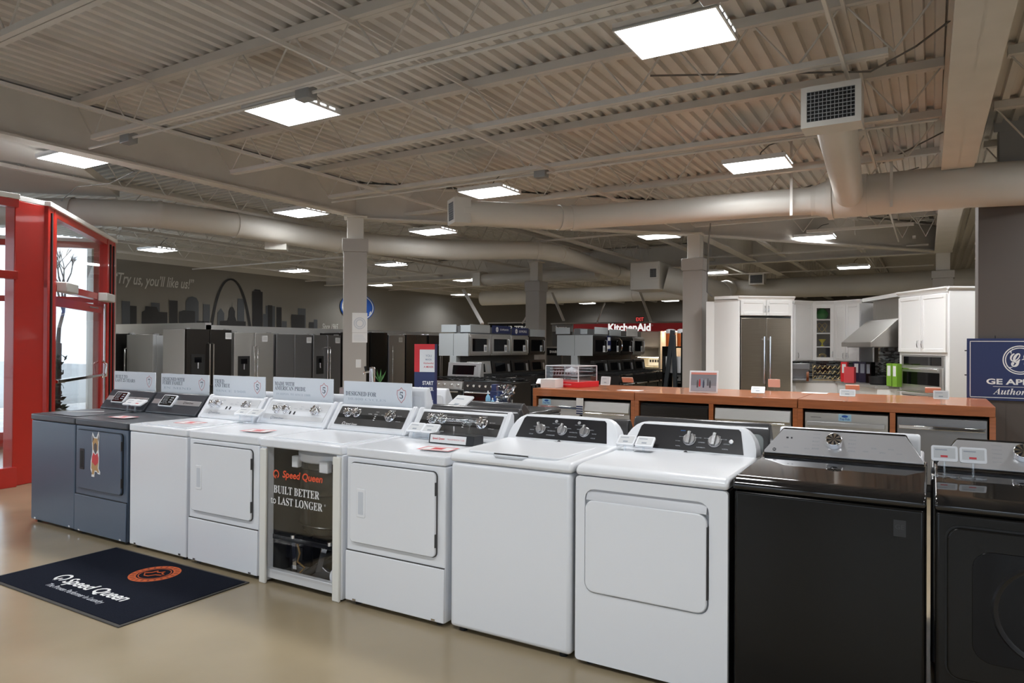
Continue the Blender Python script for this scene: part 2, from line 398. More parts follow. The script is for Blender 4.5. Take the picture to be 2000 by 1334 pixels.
cable([az(*q) for q in ((1725, 318, 3.6), (1760, 300, 3.6), (1842, 258, 3.8))], .008, 'dark cable rising towards the girder just right of the big duct branch')
cable([az(*q) for q in ((1388, 436, 3.35), (1384, 470, 3.1))]+[ad(1382, 520, 11.9), ad(1381, 570, 11.9), ad(1392, 580, 11.9)], .011, 'dark cable hanging down beside the column at the white kitchen')
cable([az(220, 315, 3.46), az(262, 335, 3.4), az(215, 358, 3.35), az(150, 365, 3.3), az(120, 392, 3.3)], .006, 'thin loose cable sagging from the panel above the red entrance')

# ------------------------------------------------------------------ ducts
def duct(lab, pts, rs, joints=(), n=28):
    t = thing('air_duct', lab, 'duct', pts[0]); o = Vector(pts[0])
    MB().tube([Vector(p)-o for p in pts], 0, n, rs=rs).build('duct_run', M_DUCT, t)
    for k in joints:
        p = Vector(pts[k]); d = (Vector(pts[min(k+1, len(pts)-1)])-Vector(pts[max(k-1, 0)])).normalized()
        MB().cyl(p-o-d*.03, p-o+d*.03, rs[k]+.012, n).build('collar', M_DUCT, t)
    return t
def register(parent, c, d, w, h, depth=.16):
    """a boxed air grille: centre of its face c (local), looking along d"""
    d = Vector(d).normalized(); s = d.cross(Z3).normalized(); u = s.cross(d)
    Mx = Matrix(((s.x, -d.x, u.x, c[0]), (s.y, -d.y, u.y, c[1]), (s.z, -d.z, u.z, c[2]), (0, 0, 0, 1)))
    b = MB().box(-w/2, w/2, .02, depth, -h/2, h/2)
    for z0, z1 in ((-h/2, -h/2+.04), (h/2-.04, h/2)): b.box(-w/2, w/2, 0, .02, z0, z1)
    for x0, x1 in ((-w/2, -w/2+.04), (w/2-.04, w/2)): b.box(x0, x1, 0, .02, -h/2+.04, h/2-.04)
    bo = b.xf(Mx).build('register_box', M_DUCT, parent)
    MB().box(-w/2+.04, w/2-.04, .016, .019, -h/2+.04, h/2-.04).xf(Mx).build('dark_throat', M_BLACK, bo)
    g = MB(); n = int((w-.08)/.026)
    for i in range(n+1): g.box(-w/2+.04+i*(w-.08)/n-.002, -w/2+.04+i*(w-.08)/n+.002, .004, .014, -h/2+.04, h/2-.04)
    n = int((h-.08)/.026)
    for i in range(n+1): g.box(-w/2+.04, w/2-.04, .002, .012, -h/2+.04+i*(h-.08)/n-.002, -h/2+.04+i*(h-.08)/n+.002)
    g.xf(Mx).build('grille', mat('grille bars', (.32, .33, .34), .5), bo)
    return bo
p = [az(2010, 360, 3.2), az(1895, 370, 3.2), az(1690, 384, 3.2), az(1625, 390, 3.2), az(1590, 392, 3.2), az(1500, 398, 3.2), az(1320, 412, 3.16), az(1120, 425, 3.04), az(1095, 425, 3.03), az(900, 414, 3.0)]
p[0] = p[1]+Vector((1.2, .1, 0)); p[1].y = p[2].y = p[3].y = 6.15
d1 = duct('long round duct along the middle of the ceiling with an open register end', p, [.235, .235, .235, .235, .165, .16, .154, .145, .145, .14], (2, 3, 4, 7, 8))
o1 = Vector(p[0]); e = p[-1]
dd = (p[-1]-p[-2]).normalized()
register(d1, e-o1+dd*.12, dd, .27, .29, .2)
br0, br1 = az(1660, 386, 3.2), az(1622, 203, 3.2); br0.y = 6.1
bd = MB().tube([br0-o1, br1+Vector((0, .2, 0))-o1], .15, 28).build('branch_duct', M_DUCT, d1)
register(bd, br1-o1, (0, -1, 0), .40, .30, .22)
for u in (1543, 1745):
    q = az(u, 385, 3.2); MB().bar((q.x-o1.x, 6.1-o1.y-.2, -.2), (q.x-o1.x, 6.1-o1.y-.2, .7), .03, .004).build('hanger_strap', M_DUCT, d1)
p = [(-5.2, 1.9, 3.3), (-4.17, 2.45, 3.3), (-3.3, 3.2, 3.3), (-3.05, 4.3, 3.3), (-2.75, 6.2, 3.26), (-1.5, 7.9, 3.24), (-.1, 8.7, 3.24), (.02, 9.3, 3.24), (-.49, 13.35, 3.3), (-.51, 15.4, 3.3)]
d2 = duct('jointed round duct bending from above the red entrance to the back of the shop', p, [.19]*6+[.165]*4, (1, 2, 3, 4, 6, 7, 8))
q = az(522, 482, 3.12); register(d2, Vector((-3.2, 5.0, 3.1))-Vector(p[0]), (-.75, -.66, 0), .26, .2, .34)
p = [az(940, 547, 3.2), az(1170, 533, 3.2), az(1290, 531, 3.2)]
p = [Vector((-4.1, 12.75, 3.2)), Vector((-2.3, 12.75, 3.2)), Vector((-.68, 12.75, 3.2))]
d3 = duct('short round duct with a boxed end above the microwave island', p, [.15]*3, (1,))
register(d3, Vector((-.1, 0, 0)), (-1, 0, 0), .36, .36, .24)
p = [Vector((-7.3, 17.8, 3.1)), Vector((-1.7, 17.8, 3.1)), Vector((2, 17.8, 3.1)), Vector((6.6, 17.6, 3.1)), Vector((10.5, 17.6, 3.1))]
d4 = duct('large round duct across the back of the shop above the red fascia', p, [.25, .25, .27, .3, .3], (1, 2, 3))
q = ay(1477, 545, 17.2); register(d4, q-p[0], (0, -1, 0), .40, .30, .34)
q = ad(1268, 541, 15.4); jb = MB().box(-.33, .33, -.3, .5, -.3, .3).build('duct_junction', M_DUCT, None, .02); jb.location = q
tag(jb, 'boxy painted duct junction where the bent duct reaches the back', 'duct')
register(jb, Vector((.2, -.32, .05)), (0, -1, 0), .22, .26, .05)
jd = duct('short round duct dropping from the boxy junction behind the column', [q+Vector((.34, .1, -.05)), q+Vector((.9, .3, -.2)), q+Vector((1.1, 1.6, -.3)), Vector((1.25, 17.5, 3.1))], [.28, .28, .27, .26], (1, 2))

# ------------------------------------------------------------------ columns
def column(lab, c, w, zc0, zc1, steel=.2, m=None, zt=3.42):
    m = m or M_COLUMN
    t = thing('column', lab, 'column', (c[0], c[1], 0)); t['kind'] = 'structure'
    MB().box(-w/2, w/2, -w/2, w/2, 0, zc0).build('cladding', m, t, .006)
    MB().box(-w/2-.02, w/2+.02, -w/2-.02, w/2+.02, zc0, zc1).build('cap', m, t, .006)
    MB().box(-steel/2, steel/2, -steel/2, steel/2, zc1, zt).box(-steel*.7, steel*.7, -steel*.7, steel*.7, zt-.03, zt).build('steel_top', M_COLTOP, t, .01)
    return t
CA = Vector((-1.4, 5.2, 0)); column('taupe boxed column with paper notices', CA, .35, 2.86, 3.06, .25)
column('taupe boxed column beside the white kitchen', (2.72, 9.25), .34, 2.76, 2.97, .22)
MB_ = ad(1047, 600, 16.5); column('distant taupe column behind the microwaves', (MB_.x, MB_.y), .36, 2.72, 2.95, .22)
column('painted column behind the white kitchen', (6.45, 13.75), .36, 2.85, 3.0, .25)
t = thing('column', 'broad dark column behind the blue hanging sign', 'column', (7.1, 6.72, 0)); t['kind'] = 'structure'
MB().box(-.40, .40, -.32, .32, 0, 3.13).build('cladding', M_DARKTP, t, .006)
MB().box(-.43, .43, -.35, .35, 3.13, 3.42).build('cap', M_DARKTP, t, .006)
MB().box(-.2, .12, -.15, .15, 3.42, 3.9).box(-.25, .2, -.16, -.15, 3.85, 4.0).build('steel_top', mat('grey steel paint', (.40, .40, .40), .5), t, .01)
# ------------------------------------------------------------------ front row of washers and dryers
ZD = .872                                   # deck height of the round-cornered row
N_ = Vector((0, -.8, .6)); U_ = Vector((0, .6, .8))
def cp_(x, t, off=.0):                      # a point on a console's sloping face (t from its foot to its top)
    a = Vector((x, .553, .897)).lerp(Vector((x, .655, 1.033)), t); return a+N_*off
def on_face(o, x, t, off=0):                # put a mesh built in (x right, y up the face, z out of it) on the console
    p = cp_(x, t, off); o.matrix_local = Matrix(((1, 0, 0, p.x), (0, U_.y, N_.y, p.y), (0, U_.z, N_.z, p.z), (0, 0, 0, 1))); return o
def feet(t, w, d=.68):
    for sx in (-1, 1):
        for y in (.05, d-.06): MB().cyl((sx*(w/2-.06), y, 0), (sx*(w/2-.06), y, .024), .02, 12).build('foot', M_RUB, t)
def logo_q(parent, c, right, up, r, m, name='emblem'):   # ring with a tail
    right = Vector(right).normalized(); up = Vector(up).normalized(); c = Vector(c); mb = MB(); n = 28
    P = lambda a, q: c+right*(q*cos(a))+up*(q*sin(a))
    for i in range(n):
        a, b = R(-60+i*330/n), R(-60+(i+1)*330/n); mb.add([P(a, r), P(b, r), P(b, r*.68), P(a, r*.68)], [(0, 1, 2, 3)])
    mb.poly([c+right*(-r*.1)-up*r*.15, c+right*r*.25-up*r*.15, c-up*r*1.15-right*r*.25, c-up*r*.6-right*r*.3])
    return mb.build(name, m, parent, smooth=False)
def chrome_knob(t, x, tt, r=.026, yaw=20):
    m = MB().cyl((0, 0, 0), (0, 0, .008), r*1.25, 24).cyl((0, 0, .008), (0, 0, .034), r*.85, 24, r*.75)
    for k in range(8):
        a = R(yaw+k*45); m.bar((cos(a)*r*.6, sin(a)*r*.6, .02), (cos(a)*r*1.1, sin(a)*r*1.1, .02), r*.34, .026, up=(0, 0, 1))
    m.bar((-r*.95*cos(R(yaw)), -r*.95*sin(R(yaw)), .036), (r*.95*cos(R(yaw)), r*.95*sin(R(yaw)), .036), r*.42, .012)
    return on_face(m.build('knob', M_CHROME, t, .0015), x, tt)
def console(t, w, m_body, m_panel, kind):
    prof = [(.545, ZD), (.545, .885), (.553, .897), (.655, 1.033), (.668, 1.036), (.682, 1.03), (.685, ZD)]
    MB().prism(prof, 'x', -w/2+.012, w/2-.012).build('console', m_body, t, .006)
    if kind != 'digital':
        for s in (-1, 1):
            x = s*(w/2-.012); capp = [(.535, ZD), (.545, .893), (.60, .97), (.65, 1.045), (.67, 1.048), (.69, 1.03), (.69, ZD)]
            MB().prism(capp, 'x', x-.016*(s > 0)-.012*(s < 0), x+.016*(s < 0)+.012*(s > 0)).build('console_end', m_body, t, .008, 3)
    hw = w/2-.045
    if kind == 'digital':
        on_face(MB().box(-w/2+.03, w/2-.03, -.022, .022, 0, .003).build('silver_band', M_SILVER, t, .002), 0, .5)
        s = on_face(MB().prism(rr(-.09, .09, -.055, .055, .012), 'z', 0, .016).build('display', M_WPLAST, t, .003), -.1, .53)
        MB().prism(rr(-.078, .078, -.046, .046, .006), 'z', .0155, .0175).build('screen', M_GLOSSB, s)
        for i, (tx, ty, ww) in enumerate((('NORMAL ECO', .032, .07), ('HEAVY DUTY', .018, .06), ('PERM PRESS', .004, .06), ('DELICATES', -.010, .055), ('TEMP  SOIL  SPIN', -.026, .09))):
            T(tx, M_INKLG, s, (-.03+.0*i, ty, .0182), X3, Y3, w=ww)
        for k in range(6): MB().box(.028+(k % 2)*.02, .04+(k % 2)*.02, .022-.02*(k//2), .03-.02*(k//2), .0176, .0184).build('key', M_INKLG, s)
        e = logo_q(t, cp_(.11, .5, .0042), X3, U_, .011, M_INKB); T('Speed Queen', M_INKB, t, cp_(.175, .5, .0042), X3, U_, w=.10, shear=.2, bold=.02)
    else:
        pm = on_face(MB().prism(rr(-hw, hw, -.07, .07, .006), 'z', -.002, .003).build('control_panel', m_panel, t), 0, .5)
        if kind == 'black':
            MB().box(-hw, hw, -.018, .012, .0025, .0036).build('dark_band', M_CHARD, pm); ink = M_INKW
            kx = ((-.205, .6), (-.13, .62), (.165, .56))
            for k in range(3): MB().box(.03, .042, .004-k*.014, .009-k*.014, .0037, .0045).build('indicator', M_INKW, pm)
        else:
            MB().box(-hw, hw, -.035, .004, .0025, .0036).build('white_band', M_WPLAST, pm); ink = M_INKG
            kx = ((-.225, .55), (-.15, .57), (.165, .55)) if kind == 'white' else ((-.19, .52), (-.1, .55), (.19, .57))
            for k in range(2): MB().box(-.055+k*.042, -.042+k*.042, -.026, -.002, .0035, .007).build('button', M_INKB, pm, .001)
        for (x, tt) in kx: chrome_knob(t, x, tt, .025 if x < 0 else .03, 20+int(x*300))
        for tx, x, y, ww in (('TEMPERATURE', -.2, .055, .05), ('SOIL', -.12, .052, .025), ('NORMAL', -.015, .022, .032), ('RINSE', .035, .022, .026), ('START', .165, .056, .04), ('HEAVY DUTY', .235, .02, .04), ('DELICATE', .1, .02, .034), ('STATUS', .04, .04, .026), ('NORMAL ECO', .24, -.02, .04)):
            T(tx, ink, pm, (x, y, .0042), X3, Y3, w=ww)
        logo_q(t, cp_(-.205, .13, .0042), X3, U_, .014, ink); T('Speed Queen', ink, t, cp_(-.135, .12, .0042), X3, U_, w=.10, shear=.15, bold=.02)
def sq_shell(t, w, m_body, m_top):
    g = .003
    MB().box(-w/2+g, w/2-g, .006, .68, .022, ZD-.052).build('cabinet', m_body, t, .008, 3)
    MB().box(-w/2, w/2, 0, .685, ZD-.049, ZD).build('top', m_top, t, .009, 3)
    feet(t, w)
def rrect_ring(x0, x1, z0, z1, r, wd):      # a thin groove drawn round a door
    a = rr(x0, x1, z0, z1, r, 6); b = rr(x0+wd, x1-wd, z0+wd, z1-wd, max(r-wd, .001), 6); n = len(a)
    return a, b, n
def dryer_front(t, w, m_body, m_gap, m_handle, m_cup):
    x0, x1, z0, z1 = -w/2+.04, w/2-.055, .355, .79
    MB().prism(rr(x0-.004, x1+.004, z0-.004, z1+.004, .028, 6), 'y', -.001, .01).build('door_gap', m_gap, t)
    d = MB().prism(rr(x0, x1, z0, z1, .025, 6), 'y', -.013, .006).build('door', m_body, t, .004)
    hx = x0+.085; hz = .575
    h = MB()
    h.prism(rr(hx-.031, hx+.031, hz-.078, hz+.078, .008), 'y', -.0165, -.012)
    ho = h.build('handle', m_handle, d, .003)
    MB().prism(rr(hx-.018, hx+.018, hz-.062, hz+.062, .004), 'y', -.0175, -.0150).build('handle_recess', m_cup, ho)
    for hz in (z1-.085, z0+.085): MB().box(x1-.002, x1+.004, -.0142, 0, hz-.034, hz+.034).build('hinge', M_CHAR, d, .001)
    MB().box(-w/2+.003, w/2-.003, -.004, .006, .026, .30).build('kick_panel', m_body, t, .004)
    MB().box(-w/2+.006, w/2-.006, .002, .01, .30, .306).build('seam', m_gap, t)
    for s in (-1, 1): MB().box(s*(w/2-.07)-.012, s*(w/2-.07)+.012, -.0055, 0, .03, .04).build('base_screw', M_CHROME, t)
def sq_washer(x0, w, m_body, m_top, kind, lab, grp=None):
    t = thing('washing_machine', lab, 'washing machine', (x0+w/2, 0, 0), 0, grp)
    sq_shell(t, w, m_body, m_top)
    l = MB().box(-w/2+.06, w/2-.06, .045, .50, ZD-.001, ZD+.006).build('lid', m_top, t, .004)
    MB().box(-.06, .06, .046, .055, ZD+.002, ZD+.0075).build('lid_grip', M_CHAR if kind == 'digital' else M_INKLG, l)
    for s in (-1, 1): MB().box(s*(w/2-.07)-.012, s*(w/2-.07)+.012, .004, .01, .03, .042).build('base_screw', M_CHROME, t)
    console(t, w, m_top if kind == 'digital' else M_WPLAST, M_CHAR if kind == 'black' else M_SILVERW, kind); return t
def sq_dryer(x0, w, m_body, m_top, kind, lab, cup, handle):
    t = thing('clothes_dryer', lab, 'dryer', (x0+w/2, 0, 0)); sq_shell(t, w, m_body, m_top)
    dryer_front(t, w, m_body, M_CHAR if m_body is not M_NAVY else M_BLACK, handle, cup)
    console(t, w, m_top if kind == 'digital' else M_WPLAST, M_CHAR if kind == 'black' else M_SILVERW, kind); return t
WS, DS = .651, .683
X0 = [0, .665, 1.371, 2.05, 2.755, 3.457]
sq_washer(X0[0], WS, M_NAVY, M_NAVYTOP, 'digital', 'plain navy blue top-load washer at the far left end of the front row')
nd = sq_dryer(X0[1], DS, M_NAVY, M_NAVYTOP, 'digital', 'navy blue dryer with a dog sticker on its door', M_BLACK, M_BLACKP)
sq_washer(X0[2], WS, M_ENAMEL, M_ENAMEL, 'white', 'plain white top-load washer next to the navy dryer')
sq_dryer(X0[3], DS, M_ENAMEL, M_ENAMEL, 'white2', 'white dryer with silver knob panel, between white washer and glass-front washer', M_INKLG, M_WPLAST)
sqd = sq_dryer(X0[5], DS, M_ENAMEL, M_ENAMEL, 'black', 'white dryer right of the glass-front washer, holding a small clear display stand', M_INKLG, M_WPLAST)

# glass-front demonstration washer
w = .675; gx = X0[4]+w/2
t = thing('washing_machine', 'cutaway white washer with a glass front showing its black tub', 'washing machine', (gx, 0, 0))
m = MB().box(-w/2, -w/2+.05, .0, .06, .01, ZD-.05).box(w/2-.05, w/2, .0, .06, .01, ZD-.05)
m.box(-w/2, -w/2+.015, .06, .68, .01, ZD-.05).box(w/2-.015, w/2, .06, .68, .01, ZD-.05).box(-w/2, w/2, .665, .68, .01, ZD-.05)
m.build('cabinet', M_ENAMEL, t, .006)
for s in (-1, 1): MB().box(s*(w/2-.034)-.028, s*(w/2-.034)+.028, -.016, .002, .0, ZD-.06).build('front_post', mat('cream post', (.78, .77, .72), .4), t, .006)
MB().box(-w/2, w/2, -.012, .685, ZD-.05, ZD).build('top', M_ENAMEL, t, .009, 3)
MB().box(-w/2+.05, w/2-.05, .05, .5, ZD-.001, ZD+.006).build('lid', M_ENAMEL, t, .004)
MB().box(-w/2+.0155, -w/2+.018, .06, .66, .03, ZD-.055).box(w/2-.018, w/2-.0155, .06, .66, .03, ZD-.055).box(-w/2+.018, w/2-.018, .655, .66, .03, ZD-.055).build('interior_shade', mat('interior shade grey', (.085, .085, .078), .5), t)  # dark sheets added to put the interior's shade into colour
MB().box(-w/2+.05, w/2-.05, .01, .05, .03, .085).build('base_rail', M_SILVERW, t, .004)
MB().box(-w/2+.016, w/2-.016, .05, .66, .02, .03).build('base_plate', M_GSTEEL, t)
M_TUB = mat('black tub', (.035, .032, .022), .25, .2)
tub = MB().lathe([(.0, 0), (.18, .0), (.245, .03), (.266, .08), (.269, .40), (.266, .46), (.25, .47)], (.025, .34, .28), 40).build('tub', M_TUB, t)
for z in (.36, .55, .70): MB().lathe([(.269, z-.006), (.274, z), (.269, z+.006)], (.025, .34, 0), 40).build('tub_rib', M_TUB, tub)
MB().lathe([(.27, 0), (.278, .01), (.278, .05), (.2, .075), (.17, .075)], (.02, .345, .735), 40).build('tub_ring', M_WPLAST, t)
m = MB().box(.09, .16, .06, .1, .69, .76).box(-.15, -.10, .07, .11, .70, .77).box(.18, .26, .09, .12, .73, .77)
m.build('ring_clip', M_WPLAST, t, .006)
MB().box(-.29, .29, .05, .10, .255, .285).box(-.29, .29, .62, .65, .255, .285).build('support_frame', M_GLOSSB, t, .004)
for x in (-.1, .2): MB().cyl((x, .045, .285), (x, .045, .305), .016, 14).build('bolt', M_CHROME, t)
m = MB().cyl((0, .36, .05), (0, .36, .28), .06, 20).cyl((0, .36, .1), (0, .36, .12), .12, 28); m.build('gearcase', M_GSTEEL, t)
m = MB().cyl((-.20, .2, .06), (-.20, .2, .25), .07, 24).box(-.27, -.13, .14, .16, .12, .2); m.build('motor', M_BLACKP, t, .003)
m = MB().bar((.15, .05, .26), (.06, .09, .1), .035, .006).bar((-.1, .05, .26), (-.11, .07, .05), .03, .006); m.build('strut', M_CHROME, t)
m = MB().cyl((.235, .06, .10), (.235, .14, .10), .055, 20).cyl((.235, .05, .1), (.235, .06, .1), .03, 16); m.build('drain_pump', M_WPLAST, t, .004)
m = MB().tube([(.235, .1, .15), (.2, .14, .2), (.1, .16, .16), (0, .12, .1), (-.06, .1, .06)], .022, 10); m.build('hose', M_RUB, t)
m = MB().tube([(-.08, .06, .25), (-.05, .05, .2), (-.07, .05, .15), (-.02, .06, .12), (-.06, .06, .08)], .006, 6); m.build('wiring', mat('brown wire', (.2, .12, .04), .5), t)
MB().prism([(-.2, .09), (-.05, .09), (.02, .14), (.1, .1), (.2, .1), (.2, .06), (-.2, .04)], 'y', .12, .15).build('mount_casting', M_GSTEEL, t, .004)
gp = MB().box(-w/2+.05, w/2-.05, .0, .005, .07, ZD-.05).build('glass_front', M_GLASS, t)
logo_q(t, (-.2, -.002, .665), X3, Z3, .026, M_ORANGE); T('Speed Queen', M_ORANGE, t, (.02, -.002, .665), X3, Z3, w=.33, h=.056, shear=.18, bold=.024)
T(serif('BUILT BETTER'), M_INKW, t, (-.03, -.002, .575), X3, Z3, w=.38, h=.046)
T('to '+serif('LAST LONGER'), M_INKW, t, (-.03, -.002, .51), X3, Z3, w=.43, h=.046); T('®', M_INKW, t, (.205, -.002, .525), X3, Z3, h=.012)
lb = MB().box(-.02, .075, .098, .101, .335, .425).build('rating_label', M_PAPER, t); MB().box(-.015, .07, .097, .0981, .405, .42).build('label_header', M_ORANGE, lb); MB().box(-.005, .06, .097, .0981, .345, .39).build('label_block', M_INKG, lb)
console(t, w, M_WPLAST, M_CHAR, 'black')

# dog sticker on the navy dryer's door
st = MB(); yb = -.0138
out = [(-.055, 0), (-.05, .03), (-.07, .06), (-.066, .13), (-.05, .18), (-.045, .23), (-.05, .275), (-.052, .34), (-.045, .372), (-.03, .355), (-.018, .335), (.012, .335), (.026, .36), (.042, .385), (.052, .35), (.046, .29), (.042, .24), (.05, .19), (.05, .13), (.046, .075), (.068, .05), (.066, .028), (.035, .03), (.02, .045), (-.01, .045), (-.015, .0)]
cx, cz = -.035, .455
stk = MB().prism([(cx+x*.93, cz+z*.88) for x, z in out], 'y', yb-.0012, yb).build('dog_sticker', M_PAPER, nd)
TAN = mat('tan fur print', (.50, .30, .13), .6); DRK = mat('dark fur print', (.10, .085, .09), .6)
def flat(pts, m, nm, y): return MB().poly([(cx+x*.93, y, cz+z*.88) for x, z in pts]).build(nm, m, stk, smooth=False)
flat([(-.05, .02), (-.045, .06), (-.058, .07), (-.055, .12), (-.04, .17), (.036, .17), (.04, .12), (.034, .08), (.054, .045), (.035, .04), (.02, .055), (-.01, .055), (-.022, .02)], TAN, 'body_print', yb-.0016)
flat([(-.036, .23), (-.042, .29), (-.03, .325), (.025, .325), (.036, .29), (.034, .23), (.0, .2)], TAN, 'head_print', yb-.0016)
flat([(-.046, .285), (-.044, .35), (-.032, .335), (-.022, .32)], DRK, 'ear_print', yb-.002); flat([(.03, .32), (.042, .365), (.046, .33), (.042, .295)], DRK, 'ear_print', yb-.002)
flat([(-.02, .215), (-.024, .27), (.0, .29), (.022, .27), (.02, .215), (.0, .19)], DRK, 'muzzle_print', yb-.002)
flat([(-.05, .125), (-.048, .165), (-.03, .205), (.0, .185), (.03, .205), (.044, .165), (.042, .125), (.0, .095)], M_INKR, 'bandana_print', yb-.0022)

# red and white stickers lying on the decks
def deck_sticker(x, y, rz, lab, s=.1):
    t = thing('sticker', lab, 'sticker', (x, y, ZD+.0068), rz, 'red warranty stickers on the machine tops')
    MB().box(-s, s, -s*.62, s*.62, 0, .001).build('card', M_PAPER, t)
    m = MB()
    for a in ((-s, s, -s*.62, -s*.5), (-s, s, s*.5, s*.62), (-s, -s*.9, -s*.5, s*.5), (s*.9, s, -s*.5, s*.5)): m.box(*a, .001, .0014)
    m.box(-s*.35, s*.35, -s*.25, s*.3, .001, .0014); m.build('red_print', M_INKR, t)
deck_sticker(.96, .20, .05, 'red and white sticker on the navy dryer top'); deck_sticker(1.72, .24, .1, 'faded red and white sticker on the top of the white washer beside the navy dryer')
deck_sticker(2.50, .19, .15, 'red and white sticker on the white dryer with silver panel'); deck_sticker(3.96, .18, .1, 'red and white sticker on the dryer below the clear display stand')
tag(MB().box(-.14, .14, -.014, .014, 0, .0015).build('paper_strip', M_PAPER), 'narrow white paper strip on the navy washer lid', 'paper').location = (.28, .28, ZD+.0062)
bpy.data.objects['paper_strip'].rotation_euler = (0, 0, .7)

# GE-style machines: deep rounded top cover, tall rounded console
def ge_cover(t, w, m, z0, ztop, wing=True):
    """deck with a rolled front lip, then a console with big round shoulders"""
    prof = [(0, z0), (-.002, z0+.018), (.004, z0+.034), (.018, z0+.045), (.05, z0+.05), (.40, z0+.055), (.52, z0+.062), (.545, z0+.075), (.60, ztop-.03), (.62, ztop-.008), (.635, ztop), (.66, ztop), (.675, ztop-.01), (.685, ztop-.05), (.69, z0)]
    hw = w/2; deckprof = [p for p in prof if p[0] < .53]+[(.69, z0+.062), (.69, z0)]
    MB().prism(deckprof, 'x', -hw, hw).build('top_cover', m, t, .016, 4)
    a = ztop-z0-.05
    s = MB(); n = 26; rings = []
    # loft the console's outline (seen from the front) from its foot back to its rear
    def outline(inset, top, r):
        x1 = hw-.008-inset; return [(-x1, z0+.045)]+[(-x1, top-r*1.25)]+[(-x1+r*(1-cos(R(q))), top-r*1.25+r*1.25*sin(R(q))) for q in (15, 30, 45, 60, 75, 90)]+[(0, top+.004)]+[(x1-r*(1-cos(R(q))), top-r*1.25+r*1.25*sin(R(q))) for q in (90, 75, 60, 45, 30, 15)]+[(x1, top-r*1.25), (x1, z0+.045)]
    secs = []
    zf = z0+.045
    o = outline(0, ztop, .10); o2 = outline(.012, ztop-.012, .095)
    # the front face leans back: y grows with height
    def fy(z): return .535+(z-zf)/(ztop-zf)*.085
    ring0 = [(x, fy(z)+.004, z) for x, z in outline(.014, ztop-.012, .09)]
    ring1 = [(x, fy(z)+.012, z) for x, z in o]
    ring2 = [(x, .668, z) for x, z in o]; ring3 = [(x, .688, z) for x, z in o2]
    k = len(o); vs = ring0+ring1+ring2+ring3
    fs = [tuple(reversed(range(k)))]+[(j*k+i, j*k+(i+1) % k, (j+1)*k+(i+1) % k, (j+1)*k+i) for j in range(3) for i in range(k)]+[tuple(range(3*k, 4*k))]
    s.add(vs, fs); s.build('console', m, t, ang=32)
    return fy
def ge_point(fy, ztop, z0, x, z, off=0):
    return Vector((x, fy(z)+.004, z))+Vector((0, -.9, .43))*off
def ge_panel(t, fy, z0, z1, x0, x1, m, taper=.018, r=.012):
    a = Vector((0, fy(z0)+.004, z0)); b = Vector((0, fy(z1)+.004, z1)); u = (b-a).normalized(); n = X3.cross(u); h = (b-a).length
    pts = [(x0-taper*.4, 0), (x1+taper*.4, 0), (x1-taper, h-r), (x1-taper-r, h), (x0+taper+r, h), (x0+taper, h-r)]
    o = MB().prism(pts, 'z', -.004, .003).build('control_panel', m, t)
    o.matrix_local = Matrix(((1, u.x, n.x, a.x), (0, u.y, n.y, a.y), (0, u.z, n.z, a.z), (0, 0, 0, 1))); return o, h
def grip_knob(p, x, y, r, rot):
    k = MB().cyl((0, 0, .003), (0, 0, .012), r, 28, r*.96).cyl((0, 0, .012), (0, 0, .022), r*.93, 28, r*.8); q = R(rot)
    k.bar((-sin(q)*r*.85, -cos(q)*r*.85, .026), (sin(q)*r*.98, cos(q)*r*.98, .028), r*.5, .022)
    o = k.build('knob', mat('knob silver', (.45, .45, .46), .25, .75), p, .002); o.location = (x, y, 0)
    MB().bar((sin(q)*r*.4, cos(q)*r*.4, .04), (sin(q)*r*.95, cos(q)*r*.95, .041), .003, .001).build('pointer', M_INKW, o)
def ge_mono(p, c, r, right, up, m_in=None):
    n = Vector(right).cross(Vector(up)); c = Vector(c)
    mb = MB()
    if m_in: mb.add([c+Vector(right)*r*cos(2*pi*i/24)+Vector(up)*r*sin(2*pi*i/24) for i in range(24)], [tuple(range(24))]); mb.build('badge', m_in, p, smooth=False)
    T(script('GE'), M_INKW if m_in else M_INKG, p, c+n*.0004, right, up, w=r*1.2, bold=.01)
Z0, ZT = .856, 1.047
W7 = .686
gw = thing('washing_machine', 'white top-load washer with three silver knobs on a black panel', 'washing machine', (4.165+W7/2, 0, 0))
MB().box(-W7/2+.004, W7/2-.004, .004, .68, .022, Z0-.003).build('cabinet', M_ENAMEL, gw, .022, 4); feet(gw, W7)
fy = ge_cover(gw, W7, M_WPLAST, Z0, ZT)
lid = MB().prism(rr(-.26, .26, .035, .49, .03), 'z', Z0+.048, Z0+.060).build('lid', M_WPLAST, gw, .005, 3)
MB().prism([(-.10, .03), (.10, .03), (.07, .001), (-.07, .001)], 'z', Z0+.040, Z0+.0515).build('lid_grip', M_INKLG, lid, .003)
MB().prism([(-.095, .0345), (.095, .0345), (.095, .0295), (-.095, .0295)], 'z', Z0+.044, Z0+.058).build('grip_shadow_gap', M_CHAR, lid)
cp, h = ge_panel(gw, fy, .925, 1.037, -.272, .272, mat('black console panel', (.014, .014, .017), .3))
for x, q in ((-.13, -25), (.005, 12), (.14, 5)): grip_knob(cp, x, .055, .031, q)
for x in (-.045, .095):
    MB().cyl((x, .108, .002), (x, .108, .006), .009, 18).build('push_button', M_SILVER, cp, .001); T('FABRIC SOFTENER', M_INKLG, cp, (x, .094, .0035), X3, Y3, w=.045)
for x in (-.13, .005, .14):
    for k, tx in enumerate(('COLDS', 'WHITES', 'NORMAL', 'EXTRA')):
        a = R(-20+k*35); T(tx, M_INKLG, cp, (x+.058*cos(a), .05+.042*sin(a)-.012, .0035), X3, Y3, w=.026)
        T(tx, M_INKLG, cp, (x-.058*cos(a), .05+.042*sin(a)-.012, .0035), X3, Y3, w=.026)
ge_mono(gw, ge_point(fy, ZT, Z0, 0, .913, .004), .011, X3, Vector((0, .43, .9)), M_INKB)

